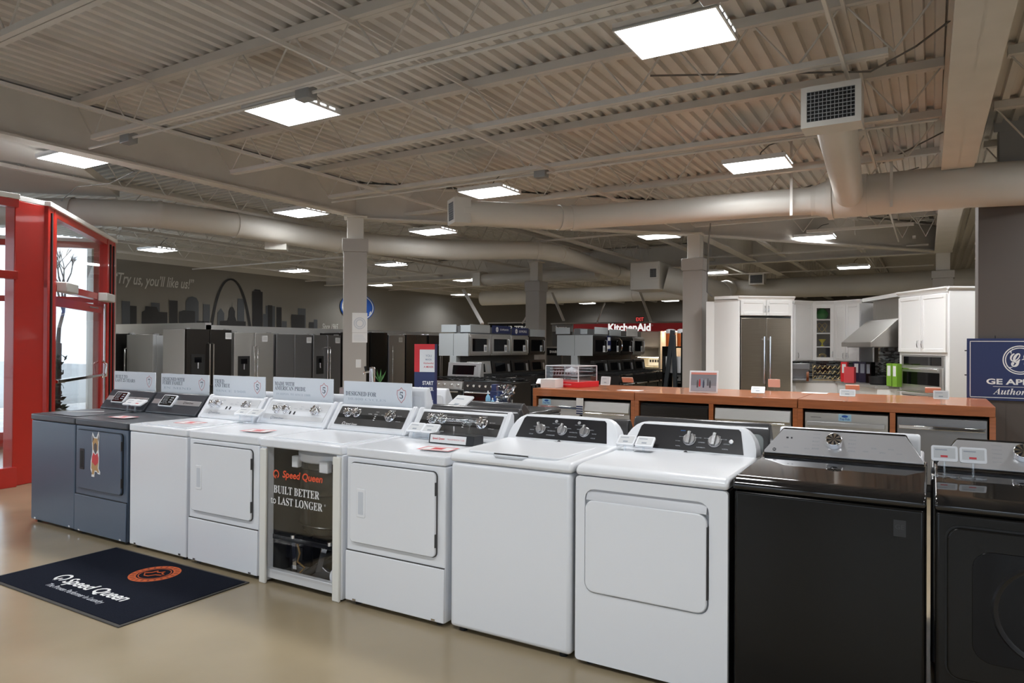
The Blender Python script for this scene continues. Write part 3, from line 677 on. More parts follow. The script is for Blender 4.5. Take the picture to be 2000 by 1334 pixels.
gd = thing('clothes_dryer', 'white dryer with two silver knobs, nearest white machine in the row', 'dryer', (4.87+W7/2, 0, 0))
m = MB().box(-W7/2+.004, W7/2-.004, .02, .68, .022, Z0-.003); m.build('cabinet', mat('dark side steel', (.05, .05, .055), .3), gw and gd, .004); feet(gd, W7)
# front skin with an opening the door sits in
fo = rr(-W7/2+.002, W7/2-.002, .022, Z0-.003, .016, 4); fi = rr(-.295, .265, .335, .80, .045, 4); n = len(fo)
mb = MB(); mb.add([(x, .0, z) for x, z in fo]+[(x, .0, z) for x, z in fi]+[(x, .022, z) for x, z in fo]+[(x, .022, z) for x, z in fi],
    [(i, (i+1) % n, n+(i+1) % n, n+i) for i in range(n)]+[(2*n+i, i, (i+1) % n, 2*n+(i+1) % n) for i in range(n)][0:0]+[(i, 2*n+i, 2*n+(i+1) % n, (i+1) % n) for i in range(n)]+[(n+i, n+(i+1) % n, 3*n+(i+1) % n, 3*n+i) for i in range(n)])
mb.build('front_panel', M_ENAMEL, gd)
MB().prism(rr(-.295, .265, .335, .80, .045), 'y', .018, .022).build('door_well', mat('well grey', (.50, .51, .53), .4), gd)
dr = MB().prism(rr(-.29, .258, .34, .752, .042), 'y', -.010, .014).build('door', M_ENAMEL, gd, .006, 3)
MB().box(.256, .262, -.008, .012, .40, .70).build('hinge_gap', M_CHAR, dr)
MB().prism([(.018, .797), (.018, .745), (-.008, .752), (-.004, .765)], 'x', -.285, .255).build('door_grip', mat('grip grey', (.62, .63, .66), .4), dr)
fy = ge_cover(gd, W7, M_WPLAST, Z0, ZT)
cp, h = ge_panel(gd, fy, .925, 1.037, -.272, .272, bpy.data.materials['black console panel'])
for x, q in ((.01, 3), (.135, 5)): grip_knob(cp, x, .058, .034, q)
MB().cyl((.215, .06, .002), (.215, .06, .012), .011, 18).build('start_button', M_SILVER, cp, .002)
T('SENSOR', mat('blue ink', (.05, .25, .7), .5), cp, (-.03, .105, .0035), X3, Y3, w=.024)
for x in (.01, .135):
    for k, tx in enumerate(('NORMAL', 'COTTONS', 'EASY CARE', 'TIMED')):
        a = R(-25+k*35); T(tx, M_INKLG, cp, (x+.06*cos(a), .05+.045*sin(a)-.01, .0035), X3, Y3, w=.03); T(tx, M_INKLG, cp, (x-.06*cos(a), .05+.045*sin(a)-.01, .0035), X3, Y3, w=.024)
ge_mono(gd, ge_point(fy, ZT, Z0, 0, .913, .004), .011, X3, Vector((0, .43, .9)), M_INKB)

# dark profile pair at the right end
def profile_top(t, w, zc):
    hw = w/2; m_top = M_GLOSSB
    MB().prism([(-.004, zc), (-.012, zc+.014), (-.008, zc+.03), (.004, zc+.042), (.05, zc+.052), (.5, zc+.06), (.55, zc+.075), (.685, zc+.075), (.685, zc)], 'x', -hw, hw).build('top_cover', m_top, t, .012, 4)
    prof = [(.535, zc+.06), (.545, zc+.08), (.635, 1.055), (.648, 1.06), (.68, 1.05), (.688, zc+.06)]
    o = MB(); k = len(prof); Wd = [hw-.004, hw-.008, hw-.075, hw-.082, hw-.08, hw-.004]
    vs = [(-Wd[i], *prof[i]) for i in range(k)]+[(Wd[i], *prof[i]) for i in range(k)]
    o.add(vs, [tuple(range(k)), tuple(reversed(range(k, 2*k)))]+[(i, i+k, (i+1) % k+k, (i+1) % k) for i in range(k)]); o.build('console', M_GLOSSB, t, .006, 3)
    a = Vector((0, .5452, zc+.081)); b = Vector((0, .633, 1.052)); u = (b-a).normalized(); n = X3.cross(u); h = (b-a).length
    p = MB().prism([(-hw+.012, .0), (hw-.012, 0), (hw-.012, .012), (hw-.082, h), (-hw+.082, h), (-hw+.012, .012)], 'z', -.002, .004).build('control_panel', mat('dark silver panel', (.50, .50, .52), .34, .55), t, .0015)
    p.matrix_local = Matrix(((1, u.x, n.x, a.x), (0, u.y, n.y, a.y), (0, u.z, n.z, a.z), (0, 0, 0, 1)))
    MB().prism([(.538, zc+.068), (.548, zc+.082), (.552, zc+.08), (.542, zc+.066)], 'x', -hw+.006, hw-.006).build('chrome_edge', M_CHROME, t)
    return p, h
def dial(p, x, y, r=.036):
    k = MB().cyl((0, 0, .003), (0, 0, .034), r, 32, r*.94); o = k.build('knob', M_CHROME, p, .003); o.location = (x, y, 0)
    f = MB()
    for i in range(8):
        a0, a1 = R(45*i+3), R(45*i+24); f.poly([(0, 0, .0345), (r*.86*cos(a0), r*.86*sin(a0), .0345), (r*.86*cos(a1), r*.86*sin(a1), .0345)])
    f.build('dial_facets', mat('dial dark', (.04, .04, .045), .2, .6), o, smooth=False)
bw = thing('washing_machine', 'black top-load washer with a grey six-sided console and round dial', 'washing machine', (5.575+.337, 0, 0))
MB().box(-.334, .334, .0, .68, .022, .866).build('cabinet', M_BLKCAB, bw, .014, 4); feet(bw, .67)
p, h = profile_top(bw, .672, .868)
dial(p, -.028, h*.56)
for k, tx in enumerate(('COTTONS', 'WHITES', 'BULKY', 'DELICATES', 'JEANS')):
    T(tx, M_INKG, p, (-.105, h*.86-k*.02, .0045), X3, Y3, w=.03); T(tx, M_INKG, p, (.045, h*.86-k*.02, .0045), X3, Y3, w=.03)
for k, tx in enumerate(('TEMP', 'SOIL', 'SPIN', 'RINSE', 'POWER')): T(tx, M_INKG, p, (.10+k*.033, h*.3+(k % 2)*.02, .0045), X3, Y3, w=.022)
for k, tx in enumerate(('LOCK', 'DELAY')): T(tx, M_INKG, p, (-.23+k*.09, h*.25, .0045), X3, Y3, w=.022)
MB().box(-.235, -.225, h*.62, h*.68, .004, .0048).box(-.215, -.208, h*.62, h*.68, .004, .0048).build('indicator', M_INKB, p)
ge_mono(bw, Vector((-.28, .5515, .966)), .008, X3, Vector((0, .57, .82)), M_INKB)
e = thing('sticker', 'small dark square sticker near the top right of the black washer front', 'sticker', (6.165, -.0006, .79)); MB().box(-.02, .02, -.0006, 0, -.03, .03).build('card', mat('dark print', (.014, .014, .015), .4), e); T('GE', mat('dim ink', (.04, .04, .042), .5), e, (0, -.0012, .005), X3, Z3, w=.028)
bd_ = thing('clothes_dryer', 'black dryer at the right end with a dark window in its door', 'dryer', (6.272+.337, 0, 0))
MB().box(-.334, .334, .004, .68, .022, .866).build('cabinet', M_BLKCAB, bd_, .012, 3); feet(bd_, .67)
p, h = profile_top(bd_, .672, .868)
dial(p, -.028, h*.6)
for k, tx in enumerate(('COTTONS', 'MIXED LOAD', 'TOWELS', 'DELICATES', 'QUICK DRY')): T(tx, M_INKG, p, (-.115, h*.86-k*.02, .0045), X3, Y3, w=.034); T(tx, M_INKG, p, (.05, h*.86-k*.02, .0045), X3, Y3, w=.034)
MB().prism(rr(-.304, .294, .29, .825, .045), 'y', .0, .006).build('door_gap', M_BLACK, bd_)
dr = MB().prism(rr(-.298, .288, .296, .819, .04), 'y', -.016, .003).build('door', M_BLKCAB, bd_, .006, 3)
MB().prism(rr(-.225, .225, .37, .75, .06), 'y', -.018, -.014).build('window', M_DARKGL, dr, .003)
MB().lathe([(.15, 0), (.165, .01), (.172, 0)], (0, 0, 0), 40).xf(Matrix.Translation((0, -.017, .56)) @ Matrix.Rotation(pi/2, 4, 'X')).build('window_ring', M_BLACKP, dr)
# ------------------------------------------------------------------ red glazed entrance lobby
ZH, ZR = 2.88, 2.06
def wallframe(p, q):                       # local frame: x along p->q, y away from it, z up
    p = Vector(p); q = Vector(q); d = q-p; return p, atan2(d.y, d.x), d.length
def glazed(lab, p, q, posts, rails, base=True, pane=True, wp=.07, dp=.11):
    p, rz, L = wallframe(p, q); t = thing('glazed_frame', lab, 'glazed wall', p, rz, 'red entrance glazing'); t['kind'] = 'structure'
    for x in posts: MB().box(x-wp/2, x+wp/2, -dp/2, dp/2, 0, ZH).build('mullion', M_RED, t, .004)
    for z in rails: MB().box(0, L, -dp/2+.006, dp/2-.006, z-.04, z+.04).build('rail', M_RED, t, .003)
    MB().box(0, L, -dp/2-.02, dp/2+.02, ZH, ZH+.05).build('white_cap', M_WHITE, t, .004)
    if pane: MB().box(0, L, -.004, .004, .2, ZH).build('glass_pane', M_GLASS, t)
    if base: MB().box(0, L, -dp/2, dp/2, 0, .2).build('kick_rail', M_RED, t, .004)
    return t, L
PA, PB = Vector((-1.655, .62, 0)), Vector((-1.74, .90, 0))
PC = Vector((-3.86, 2.83, 0))
# corner post
t = thing('corner_post', 'broad red painted corner post of the entrance lobby', 'post', (-1.70, .76, 0)); t['kind'] = 'structure'
pp = [(.055, -.16), (-.03, .16), (-.17, .10), (-.10, -.18)]
MB().prism(pp, 'z', 0, ZH).build('post', M_RED, t, .008); MB().prism([(x*1.06, y*1.06) for x, y in pp], 'z', ZH, ZH+.05).build('white_cap', M_WHITE, t, .004)
glazed('red glazed lobby side nearest the viewer', (-1.66, -2.4, 0), PA, (.04, .95, 1.9, 2.55), (2.12, ZH-.04))
tb, L = glazed('red glazed lobby wall with the open door', PB, PC, (.035, .24, 2.45, 2.80), (ZR, ZH-.04), base=False, pane=False)
MB().box(.27, 2.42, -.004, .004, ZR+.04, ZH-.08).build('transom_pane', M_GLASS, tb)
for x in (.1, 2.55, 2.72): MB().box(x-.018, x+.018, -.065, .065, 0, ZH-.06).build('black_gasket', M_RUB, tb)
MB().box(.05, .24, -.05, .05, 0, ZH-.05).build('side_panel', M_RED, tb); MB().box(2.42, 2.80, -.05, .05, 0, ZH-.05).build('side_panel', M_RED, tb)
for x0 in (.27, 1.95):
    MB().box(x0, x0+.42, -.16, -.05, ZR-.06, ZR+.05).build('door_operator', mat('operator grey', (.62, .62, .60), .4), tb, .012)
# the door leaf
p, rz, _ = wallframe(PB, PC); dl = thing('door_1', None, None, p+Vector((cos(rz), sin(rz), 0))*1.28, rz); dl['kind'] = 'structure'
DW = 1.13
m = MB().box(-1.0, -.93, -.022, .022, .02, 1.95).box(DW-.09-.06, DW-.06, -.022, .022, .02, 1.95).box(-1.0, DW-.06, -.022, .022, 1.85, 1.95).box(-1.0, DW-.06, -.022, .022, .02, .22)
m.build('door_frame', M_RED, dl, .003); MB().box(-.93, DW-.15, -.004, .004, .22, 1.85).build('door_pane', M_GLASS, dl)
MB().box(-.93, DW-.12, -.06, -.03, 1.0, 1.035).build('push_bar', M_CHROME, dl, .004)
h = MB().tube([(DW-.11, -.025, .98), (DW-.11, -.075, 1.0), (DW-.11, -.08, 1.16), (DW-.11, -.025, 1.2)], .016, 10); h.build('pull_handle', M_CHROME, dl)
MB().box(.35, .75, -.04, -.022, 1.90, 1.912).build('closer_arm', M_CHROME, dl)
MB().cyl((DW-.02, -.03, .02), (DW-.02, -.03, 1.98), .014, 10).build('hinge_tube', M_CHROME, dl)
# outer skin of the lobby, its roof
glazed('outer red glazed wall of the lobby facing the car park', (-3.3, -1.1, 0), (-5.5, 1.2, 0), (.03, .85, 1.6, 2.4, 3.15), (ZR, ZH-.04))
glazed('outer red glazed end wall of the lobby', (-5.5, 1.2, 0), (-3.98, 2.76, 0), (.03, 1.05, 2.12), (ZR, ZH-.04))
glazed('outer red glazed wall joining the lobby to the shop front', (-1.72, -2.45, 0), (-3.3, -1.1, 0), (.03, 1.0, 2.04), (ZR, ZH-.04))
struct(MB().prism([(-1.66, -2.45), (-1.6, .7), (-1.72, .95), (-3.8, 2.9), (-5.6, 1.2), (-3.3, -1.2)], 'z', 3.55, 3.65).build('lobby_roof', M_WALLL))
# outside: car park, bare tree, shrub, far hedge
struct(MB().box(-60, -11.6, -40, 25, -.12, -.06).box(-11.6, 14, -40, -7.3, -.12, -.06).build('ground_outside', mat('pale asphalt', (.42, .42, .41), .9, noise=.12, scale=3)))
M_BARK = mat('grey bark', (.10, .085, .08), .9)
t = thing('bare_tree', 'bare leafless tree outside beyond the glass entrance door', 'tree', (-13.6, 6.9, -.06))
def grow(mb, p, d, L, r, n):
    q = p+d*L; mb.tube([p, p+d*L*.5+Vector((random.uniform(-1, 1), random.uniform(-1, 1), 0))*L*.05, q], 0, 6, rs=[r, r*.85, r*.7])
    if n:
        for _ in range(3 if n > 1 else 4):
            e = (d+Vector((random.uniform(-.7, .7), random.uniform(-.7, .7), random.uniform(-.15, .5)))).normalized(); grow(mb, q, e, L*random.uniform(.6, .8), r*.6, n-1)
mb = MB(); mb.tube([(0, 0, 0), (.05, 0, .9), (0, .05, 1.5)], 0, 10, rs=[.13, .11, .09]); mb.build('trunk', M_BARK, t)
mb = MB(); grow(mb, Vector((0, .05, 1.45)), Vector((.1, .1, 1)).normalized(), .9, .06, 4); mb.build('branches', M_BARK, t)
t = thing('evergreen_shrub', 'dark clipped shrub outside the entrance door', 'shrub', (-10.3, 5.05, -.06))
mb = MB()
for _ in range(420):
    c = Vector((random.uniform(-.3, .3), random.uniform(-.3, .3), random.uniform(.05, 1.25))); a = Vector((random.gauss(0, 1), random.gauss(0, 1), random.gauss(0, 1))).normalized()*.09; b = a.cross(Vector((.3, .7, .2))).normalized()*.05
    mb.add([c-a, c+b, c+a, c-b], [(0, 1, 2, 3)])
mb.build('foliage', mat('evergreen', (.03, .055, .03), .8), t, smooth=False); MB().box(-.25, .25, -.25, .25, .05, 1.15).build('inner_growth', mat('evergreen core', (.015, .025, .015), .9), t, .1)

# ------------------------------------------------------------------ mat in front of the row
t = thing('floor_mat', 'dark navy rectangular floor mat with brand lettering and an orange oval seal', 'mat', (2.03, -.455, 0))
a, b = .70, .40
MB().box(-a, a, -b, b, 0, .007).build('rubber_backing', mat('mat edge', (.05, .045, .04), .7), t, .003)
MB().box(-a+.018, a-.018, -b+.018, b-.018, .006, .010).build('carpet', mat('navy carpet', (.0075, .0095, .018), .95, noise=.25, scale=240, bump=.3, spec=.1), t, .002)
c = (.085, .185); mb = MB(); n = 48
for i in range(n):
    q0, q1 = 2*pi*i/n, 2*pi*(i+1)/n
    for r0, r1 in ((1.0, .70), (.64, .60)): mb.add([(c[0]+.15*r*cos(q), c[1]+.15*r*sin(q), .0104) for r, q in ((r0, q0), (r0, q1), (r1, q1), (r1, q0))], [(0, 1, 2, 3)])
seal = mb.build('orange_seal', mat('orange pile', (.62, .12, .03), .95), t, smooth=False)
MB().tube([(c[0]+.06*x, c[1]+.06*y, .0106) for x, y in ((-1.1, -.4), (-.6, .1), (-.5, .7), (-.2, .4), (.2, .5), (.35, .9), (.6, .4), (1.1, .3), (1.0, 0), (.4, -.2), (.1, -.8), (-.4, -.9), (-1.1, -.4))], .004, 5).build('seal_outline', mat('orange pile', (.6, .1, .02)), seal)
for k in range(22):
    q = 2*pi*k/22; MB().box(-.006, .006, -.012, .012, 0, .0006).xf(Matrix.Translation((c[0]+.128*cos(q), c[1]+.128*sin(q), .0104)) @ Matrix.Rotation(q+pi/2, 4, 'Z')).build('seal_letter_mark', mat('dark orange pile', (.25, .05, .02), .95), seal, smooth=False)
logo_q(t, (-.315, -.15, .0105), X3, Y3, .052, M_INKW); T('Speed Queen', M_INKW, t, (.065, -.17, .0105), X3, Y3, w=.62, h=.115, shear=.18, bold=.022)
T('The Proven Performer in Laundry', M_INKLG, t, (.02, -.265, .0105), X3, Y3, w=.58, h=.052, shear=.15, bold=.004)

# ------------------------------------------------------------------ brand boards standing behind the consoles
M_BOARD = mat('pale blue board', (.74, .785, .84), .3)
def board(x0, x1, z0, z1, lines, sub, num, lab):
    t = thing('sign_board', lab, 'sign', ((x0+x1)/2, .715, z0), 0, 'pale boards behind the consoles'); w = x1-x0; h = z1-z0
    MB().prism(rr(-w/2, w/2, 0, h, .004), 'y', 0, .008).build('board', M_BOARD, t)
    for i, s in enumerate(lines): T(serif(s), mat('board ink', (.10, .13, .17), .6), t, (-w*.47+min(w*.62, (.0155*len(s)*1.5))/2, -.0006, h*(.72-.19*i) if len(lines) > 1 else h*.5), X3, Z3, w=min(w*.62, (.0155*len(s)*1.5)), h=.030)
    if sub: T(serif(sub), mat('board pale ink', (.50, .57, .64), .6), t, (-w*.15, -.0006, h*.28), X3, Z3, w=w*.58, h=.018)
    mb = MB(); cx, cz = w*.36, h*.53; s = .046
    oo = [(-.8, .7), (-.35, .8), (0, 1.15), (.35, .8), (.8, .7), (.85, .1), (.6, -.55), (0, -1.15), (-.6, -.55), (-.85, .1)]
    for i in range(10):
        a, b = oo[i], oo[(i+1) % 10]; mb.add([(cx+a[0]*s, -.0006, cz+a[1]*s), (cx+b[0]*s, -.0006, cz+b[1]*s), (cx+b[0]*s*.88, -.0006, cz+b[1]*s*.88), (cx+a[0]*s*.88, -.0006, cz+a[1]*s*.88)], [(0, 1, 2, 3)])
    mb.build('shield', mat('soft red ink', (.55, .22, .24), .6), t, smooth=False)
    T(serif(num), mat('board ink', (.1, .13, .17)), t, (cx, -.0006, cz), X3, Z3, h=.045)
    T('YEAR WARRANTY', M_INKLG, t, (cx, -.0006, h*.1), X3, Z3, w=.075)
    for sx in (-1, 1): MB().box(sx*w*.3-.01, sx*w*.3+.01, .002, .02, -.16, .01).build('mounting_tab', M_CLEAR, t)
board(-.07, .545, 1.025, 1.193, ('BUILT TO', 'LAST 25 YEARS'), '', '7', 'pale board reading built to last, numeral 7, above the plain navy washer')
board(.63, 1.265, 1.025, 1.19, ('DESIGNED WITH', 'FURRY FAMILY'), 'IN MIND', '7', 'pale board reading designed with furry family, numeral 7, above the dog sticker dryer')
board(1.32, 1.93, 1.025, 1.193, ('TRIED', 'AND TRUE'), 'SINCE 1908', '5', 'pale board reading tried and true, numeral 5')
board(2.02, 2.635, 1.025, 1.198, ('MADE WITH', 'AMERICAN PRIDE'), 'IN RIPON, WI SINCE 1908', '5', 'pale board reading made with American pride, numeral 5')
board(2.74, 3.34, 1.02, 1.19, ('DESIGNED FOR',), '10,400 CYCLES', '5', 'pale board reading designed for, numeral 5, above the cutaway washer')

# ------------------------------------------------------------------ price tags
M_SCREEN = mat('tag screen', (.58, .59, .60), .4); M_TAGBACK = mat('tag back', (.72, .47, .40), .5)
def price_tag(P, lab, rz=0., tilt=20, w=.125, h=.085, stem=.05, back=False, grp='electronic price tags on stands', split=False):
    t = thing('price_tag', lab, 'price tag', P, rz, grp)
    MB().prism(rr(-.045, .045, -.028, .028, .01), 'z', 0, .004).build('base', M_CLEAR, t)
    MB().cyl((0, 0, .004), (0, .004, stem), .006, 10).build('stem', M_CLEAR, t)
    Mx = Matrix.Translation((0, 0, stem)) @ Matrix.Rotation(R(-tilt), 4, 'X')
    c = MB().prism(rr(-w/2, w/2, 0, h, .008), 'y', -.006, .004).xf(Mx).build('card', M_WPLAST if not back else M_TAGBACK, t)
    if not back:
        s = MB().box(-w/2+.008, w/2-.008, -.0066, -.005, .012, h-.008).xf(Mx).build('screen', M_SCREEN, c)
        MB().box(-w*.15, w*.12, -.0072, -.006, h*.25, h*.38).xf(Mx).build('price_line', M_INKR if split else M_INKG, c); MB().box(-w*.36, w*.1, -.0072, -.006, h*.7, h*.76).xf(Mx).build('name_line', M_INKG, c)
    return t
tz = ZD+.0065
price_tag((.50, .50, tz), 'flat price tag on a stand on the navy washer lid beside the neighbouring dryer', .15, 62, grp='price tags on the front row'); price_tag((.625, .49, tz), 'flat price tag with a pink print straddling the gap of the two navy machines', .1, 62, split=True, grp='price tags on the front row')
price_tag((1.955, .47, tz), 'tilted price tag at the foot of the white washer console', .05, 62, grp='price tags on the front row'); price_tag((2.085, .47, tz), 'tilted price tag at the foot of the white dryer console beside its knobs', .05, 62, grp='price tags on the front row')
price_tag((3.53, .50, tz), 'tilted price tag at the left foot of the last black knob console', .0, 50, .115, .075, .03, grp='price tags on the front row'); price_tag((3.652, .49, tz), 'tilted price tag beside the clear display stand, under the black console', .0, 50, .115, .075, .03, grp='price tags on the front row')
price_tag((4.925, .46, .912), 'left of two price tags on the white dryer with two silver knobs', .06, 58, .092, .075, .028, grp='price tags on the front row'); price_tag((5.026, .455, .912), 'right of two price tags on the white dryer with two silver knobs', .06, 58, .092, .075, .028, grp='price tags on the front row')
price_tag((6.308, .42, .927), 'left of two price tags on the black dryer', .08, 14, .091, .062, .06, split=True, grp='price tags on the front row'); price_tag((6.405, .42, .927), 'right of two price tags on the black dryer', .08, 14, .091, .062, .06, split=True, grp='price tags on the front row')

# clear part on a small black stand on the white dryer
t = thing('display_stand', 'small black display stand holding a clear plastic tube part', 'display', (3.885, .43, ZD+.001), .02)
MB().prism([(-.05, 0), (.06, 0), (.06, .055), (-.04, .055)], 'x', -.145, .165).build('base', M_BLACKP, t, .003)
lab = MB().add([(-.135, -.0505, .006), (.115, -.0505, .006), (.115, -.0415, .05), (-.135, -.0415, .05)], [(0, 1, 2, 3)]).build('front_label', M_PAPER, t)
u_ = Vector((0, .009, .044)).normalized(); T('Speed Queen', M_INKR, t, (-.075, -.047, .028), X3, u_, w=.085, shear=.15, bold=.02); T('TRANSMISSION TUBE', mat('pale red ink', (.72, .3, .3), .6), t, (.045, -.047, .028), X3, u_, w=.12)
MB().cyl((-.15, .0, .135), (.17, .0, .135), .02, 20).build('clear_tube', M_CLEAR, t); MB().cyl((.07, 0, .135), (.11, 0, .135), .028, 20).cyl((-.16, 0, .135), (-.14, 0, .135), .025, 20).build('clear_collar', M_CLEAR, t)
for x in (-.08, .1): MB().box(x-.012, x+.012, -.012, .012, .055, .12).build('clear_support', M_CLEAR, t)
MB().cyl((0, 0, .055), (0, 0, .1), .004, 8).build('pin', M_CHROME, t)

# ------------------------------------------------------------------ second row, backs to the first
def back_row(x0, w, m, lab, ztop, mback, hot=False, y0=.80):
    t = thing('washing_machine', lab, 'washing machine', (x0+w/2, y0, 0), 0, 'machines standing back to back with the front row')
    MB().box(-w/2, w/2, .0, .68, .02, .85).build('cabinet', m, t, .01); feet(t, w)
    MB().box(-w/2, w/2, .12, .69, .85, .89).build('top', m, t, .012)
    MB().prism([(.0, .80), (.0, ztop-.03), (.02, ztop), (.05, ztop), (.15, .89), (.15, .80)], 'x', -w/2+.01, w/2-.01).build('console', m, t, .01, 3)
    b = MB().prism(rr(-w/2+.04, w/2-.04, .80, ztop-.055, .03), 'y', -.004, .002).build('back_cover', mback, t, .002)
    MB().cyl((-w/2+.12, -.02, .93), (-w/2+.12, 0, .93), .014, 16).build('inlet', M_INKG, t)
    if hot: MB().cyl((w/2-.10, -.024, .938), (w/2-.10, 0, .938), .015, 16).build('hot_inlet_cap', mat('red cap', (.6, .02, .05), .4), t)
    return t
M_BACK = mat('grey green back', (.38, .42, .42), .4); M_DGREY = mat('dark grey enamel', (.09, .09, .095), .22, .4, coat=.3)
back_row(1.30, .68, M_ENAMEL, 'white machine glimpsed between the tried and true and American pride boards', 1.075, M_WPLAST)
back_row(2.02, .68, M_ENAMEL, 'white machine glimpsed left of the designed for board', 1.085, M_WPLAST)
back_row(2.72, .68, M_ENAMEL, 'white machine showing a rounded console end above the designed for board', 1.16, M_WPLAST)
back_row(3.42, .69, M_DGREY, 'dark grey machine seen behind the white dryer with the clear stand', 1.055, M_BACK)
back_row(4.13, .69, M_DGREY, 'dark grey machine seen behind the three-knob white washer', 1.03, M_BACK)
back_row(4.83, .745, M_DGREY, 'dark machine with a red inlet cap on its back, behind the two-knob white dryer', 1.055, M_BACK, True)
back_row(5.60, .63, M_ENAMEL, 'white machine glimpsed between the two black machines', 1.045, M_WPLAST)
back_row(6.26, .66, M_DGREY, 'dark grey machine behind the black dryer', 1.0, M_BACK)
price_tag((3.47, 1.0, .89), 'tilted grey tag panel rising behind the last white dryer', -.3, 55, .18, .14, .12, grp='price tags on the second row')
# ------------------------------------------------------------------ long wood counter with dishwashers
CZ = .90; CY = 5.0; CB = 6.32
def counter(x0, x1, posts, lab):
    t = thing('display_counter', lab, 'counter', (x0, CY, 0), 0, 'cherry wood counter sections'); w = x1-x0
    MB().box(.004, w-.004, 0, CB-CY, CZ-.095, CZ).build('counter_top', M_WOOD, t, .004)
    for x in posts: MB().box(x-x0-.025, x-x0+.025, .012, .7, 0, CZ-.095).build('divider', M_WOOD, t, .003)
    MB().box(.01, w-.01, .72, .75, 0, CZ-.095).build('back_panel', M_WOOD, t)
    MB().box(.01, w-.01, .02, .7, 0, .05).build('plinth', M_BLACK, t)
    return t
XC = [1.86, 3.24, 5.05, 6.775]
counter(XC[0], XC[1], (1.885, 3.215), 'cherry wood counter section at the left end, under the red-based model')
counter(XC[1], XC[2], (3.265, 4.14, 5.025), 'middle cherry wood counter section under the framed group photo')
counter(XC[2], XC[3], (5.075, 5.93, 6.75), 'cherry wood counter section at the right end, below the blue sign')
def dishwasher(x0, x1, m, lab, style):
    t = thing('dishwasher', lab, 'dishwasher', ((x0+x1)/2, CY+.03, 0), 0, 'dishwashers under the wood counter'); w = x1-x0
    MB().box(-w/2, w/2, .03, .55, .06, .775).build('tub', M_BLACK, t)
    d = MB().box(-w/2+.004, w/2-.004, 0, .03, .12, .765 if style != 'black' else .75).build('door', m, t, .004)
    MB().box(-w/2+.02, w/2-.02, .02, .04, .05, .12).build('toe_kick', M_BLACK, t)
    if style == 'bar':
        b = MB().box(-w/2+.02, w/2-.02, -.045, -.03, .655, .69).build('handle', M_CHROME, d, .004); MB().box(-w/2+.03, -w/2+.05, -.03, 0, .66, .685).box(w/2-.05, w/2-.03, -.03, 0, .66, .685).build('handle_mount', M_CHROME, b)
    elif style == 'flat':
        b = MB().box(-w/2+.03, w/2-.03, -.035, -.02, .63, .675).build('handle', M_SILVER, d, .005); MB().box(-w/2+.04, -w/2+.06, -.02, 0, .64, .67).box(w/2-.06, w/2-.04, -.02, 0, .64, .67).build('handle_mount', M_SILVER, b)
        MB().box(-w/2+.06, -w/2+.16, -.001, .001, .715, .719).build('brand_mark', M_INKB, d)
    elif style == 'sloped':
        MB().prism([(-.0, .62), (-.03, .645), (-.005, .765), (.01, .765), (.01, .62)], 'x', -w/2+.01, w/2-.01).build('control_fascia', M_STEELH, d, .003)
        MB().cyl((-w/2+.04, -.04, .62), (w/2-.06, -.04, .62), .011, 12).build('handle', M_CHROME, d)
    else:
        MB().box(-w/2+.01, w/2-.01, -.004, 0, .66, .75).build('control_fascia', M_BSTEEL, d, .002); MB().box(-w/2+.12, w/2-.12, -.005, -.003, .60, .62).build('pocket_handle', M_GLOSSB, d)
    return t
dishwasher(1.925, 2.52, M_STEELH, 'stainless dishwasher at the left end of the counter with a small blue sticker', 'bar')
dishwasher(2.545, 3.175, M_STEELH, 'stainless dishwasher with a sloped fascia under the red-based model', 'sloped')
dishwasher(3.30, 4.105, M_BSTEEL, 'black dishwasher in the bay below the framed group photo', 'black')
dishwasher(4.175, 4.985, M_STEELH, 'stainless dishwasher with a thin bar handle, right of the black one', 'sloped')
dishwasher(5.115, 5.895, M_STEELH, 'stainless dishwasher with a pale blue sticker in the middle of its door', 'flat')
dishwasher(5.965, 6.715, M_GSTEEL, 'grey stainless dishwasher at the right end of the counter', 'bar')
def top_pick(x, z, lab):
    t = thing('sticker', lab, 'sticker', (x, CY+.026, z), 0, 'pale blue round-logo stickers'); MB().box(-.06, .06, 0, .002, -.035, .035).build('card', mat('pale blue card', (.40, .66, .85), .5), t)
    MB().prism([(.03*cos(2*pi*i/20), .014+.012*sin(2*pi*i/20)) for i in range(20)], 'y', -.001, 0).build('oval_mark', M_BLUEOV, t); T('Top Pick', M_BLUEOV, t, (0, -.001, -.016), X3, Z3, w=.095, bold=.02)
top_pick(2.05, .735, 'pale blue sticker on the leftmost dishwasher'); top_pick(5.50, .725, 'pale blue sticker on the stainless dishwasher near the right end of the counter')
t = thing('brochure_holder', 'narrow striped leaflet holder hanging between two left dishwashers', 'leaflet holder', (2.535, CY-.02, .6)); MB().box(-.045, .045, 0, .02, .0, .2).build('holder', M_PAPER, t, .002)
for k in range(4): MB().box(-.044, .044, -.002, 0, .005+k*.028, .022+k*.028).build('stripe', M_BLUE, t)

